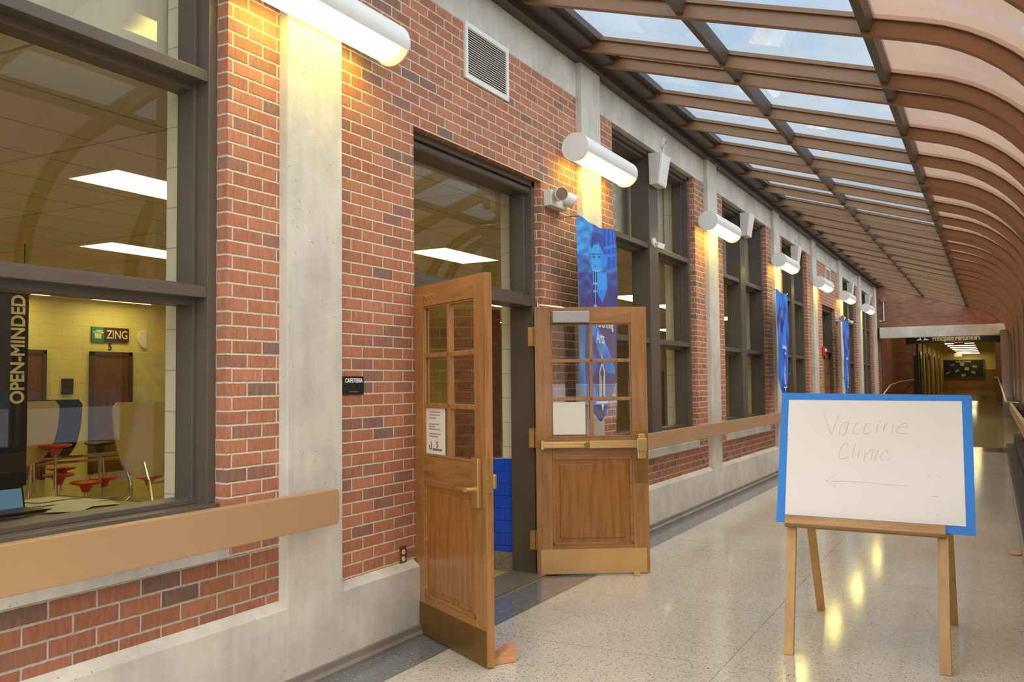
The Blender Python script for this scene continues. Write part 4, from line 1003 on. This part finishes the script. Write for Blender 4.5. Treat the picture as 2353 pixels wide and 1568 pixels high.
for y in (6.33, 6.66): MB().tube([(-10.03, y, .75), (-10.1, y, .3), (-10.1, y, .03)], .018, 8).build('leg', CHROME, ft)
ft2 = empty('folded_table', label='right folded cafeteria table with rounded tan top, under the wall panel', cat='table')
m = MB(); half_oval(m, -10.0, 8.32, .60, 1.325, .345, .03); m.build('tabletop', TABLET, ft2, bevel=.004)
for y in (8.22, 8.55): MB().tube([(-10.03, y, .6), (-9.85, y - .05, .3), (-9.75, y - .08, .03)], .018, 8).build('leg', CHROME, ft2)
MB().tube([(-9.86, 8.18, .25), (-9.86, 8.5, .25)], .014, 8).build('stretcher', CHROME, ft2)
stool(ft2, -10.3, 8.55, .30, STOOLR, .2)
ft3 = empty('stool_table', label='dark folded cafeteria table with attached red and black stools between the tan ones', cat='table')
m = MB(); half_oval(m, -10.25, 6.98, .47, 1.375, .62, .03); m.build('tabletop', DARKT, ft3, bevel=.004)
stool(ft3, -9.85, 6.83, .85, STOOLR, .52); stool(ft3, -9.85, 7.43, .84, BLACK, .55)
stool(ft3, -10.3, 7.22, .535, STOOLR, .3); stool(ft3, -10.1, 7.05, .47, STOOLR, .3); stool(ft3, -9.7, 7.13, .39, STOOLR, .3); stool(ft3, -10.0, 7.60, .39, STOOLR, .3); stool(ft3, -9.6, 6.05, .37, STOOLR, .3)
MB().tube([(-10.15, 6.75, .66), (-10.15, 8.0, .66)], .022, 8).build('frame_tube', CHROME, ft3, smooth=True)
MB().tube([(-10.15, 6.75, .60), (-10.15, 8.0, .60)], .018, 8).build('frame_tube', CHROME, ft3, smooth=True)
MB().tube([(-10.0, 6.9, .10), (-10.0, 7.8, .10)], .018, 8).build('frame_tube', CHROME, ft3, smooth=True)
MB().tube([(-10.1, 7.95, .62), (-10.0, 8.0, .3), (-9.95, 7.97, .12), (-9.9, 7.85, .06), (-9.85, 7.6, .04)], .03, 10).build('foot_tube', CHROME, ft3, smooth=True)
MB().tube([(-10.15, 6.75, .62), (-10.05, 6.7, .05)], .018, 8).build('frame_leg', CHROME, ft3)
MB().tube([(-10.15, 7.7, .62), (-10.1, 7.7, .05)], .018, 8).build('frame_leg', CHROME, ft3)

# ------------------------------------------------------------------ outdoors
struct(MB().box(.75, 70, -40, 90, -.5, -.3).build('ground', SNOW), 'snow covered ground outside the right glazing', 'ground')

# ------------------------------------------------------------------ light
wd_ = bpy.data.worlds.new('overcast sky'); scn.world = wd_; wd_.use_nodes = True
nt = wd_.node_tree; nt.nodes.clear(); ow = nt.nodes.new('ShaderNodeOutputWorld'); bg = nt.nodes.new('ShaderNodeBackground')
tc = nt.nodes.new('ShaderNodeTexCoord'); nz = nt.nodes.new('ShaderNodeTexNoise'); nz.inputs['Scale'].default_value = 5; nz.inputs['Detail'].default_value = 5
rp = nt.nodes.new('ShaderNodeValToRGB'); e_ = rp.color_ramp.elements
e_[0].position = .35; e_[0].color = (.66, .79, .92, 1); e_[1].position = .65; e_[1].color = (.90, .93, .95, 1)
nt.links.new(tc.outputs['Generated'], nz.inputs['Vector']); nt.links.new(nz.outputs['Fac'], rp.inputs['Fac']); sx_ = nt.nodes.new('ShaderNodeSeparateXYZ'); nt.links.new(tc.outputs['Generated'], sx_.inputs[0])
hr = nt.nodes.new('ShaderNodeValToRGB'); h_ = hr.color_ramp.elements; h_[0].position = .02; h_[0].color = (.42, .40, .40, 1); h_[1].position = .22; h_[1].color = (1, 1, 1, 1)
nt.links.new(sx_.outputs['Z'], hr.inputs['Fac']); mx_ = nt.nodes.new('ShaderNodeMix'); mx_.data_type = 'RGBA'; mx_.blend_type = 'MULTIPLY'; mx_.inputs[0].default_value = 1
nt.links.new(rp.outputs['Color'], mx_.inputs[6]); nt.links.new(hr.outputs['Color'], mx_.inputs[7]); nt.links.new(mx_.outputs[2], bg.inputs['Color'])
bg.inputs['Strength'].default_value = .86; nt.links.new(bg.outputs[0], ow.inputs[0])
scn.view_settings.view_transform = 'Standard'; scn.view_settings.look = 'None'; scn.view_settings.exposure = .62
scn.cycles.use_adaptive_sampling = True; scn.cycles.adaptive_threshold = .025; scn.cycles.max_bounces = 9; scn.cycles.transparent_max_bounces = 16; scn.cycles.diffuse_bounces = 5; scn.cycles.glossy_bounces = 5
scn.cycles.caustics_reflective = False; scn.cycles.caustics_refractive = False; scn.cycles.sample_clamp_indirect = 6

su = bpy.data.lights.new('overcast daylight', 'SUN'); so = bpy.data.objects.new('overcast daylight', su); COL.objects.link(so)
su.energy = 4.8; su.angle = math.radians(110); su.color = (.98, .985, 1.0)
so.rotation_euler = Vector((-.42, .42, -.80)).to_track_quat('-Z', 'Y').to_euler(); so.location = (20, -5, 20)
# lettering becomes real meshes
bpy.context.view_layer.update(); dg = bpy.context.evaluated_depsgraph_get()
for o in [o for o in scn.objects if o.type == 'FONT']:
    me = bpy.data.meshes.new_from_object(o.evaluated_get(dg)); nm = o.name; o.name = 'old'
    n = bpy.data.objects.new(nm, me); COL.objects.link(n); n.parent = o.parent
    n.matrix_local = o.matrix_local.copy()
    for k_ in o.keys():
        if k_ in ('label', 'category', 'group', 'kind'): n[k_] = o[k_]
    bpy.data.objects.remove(o)

pv = bpy.data.lights.new('vestibule fill light', 'POINT'); po = bpy.data.objects.new('vestibule fill light', pv); COL.objects.link(po)  # unseen fill, added behind the lintel to brighten the hallway banner lettering
pv.energy = 45; pv.shadow_soft_size = .12; pv.color = (1, .86, .55); po.location = (-1.1, 32.4, 3.4)
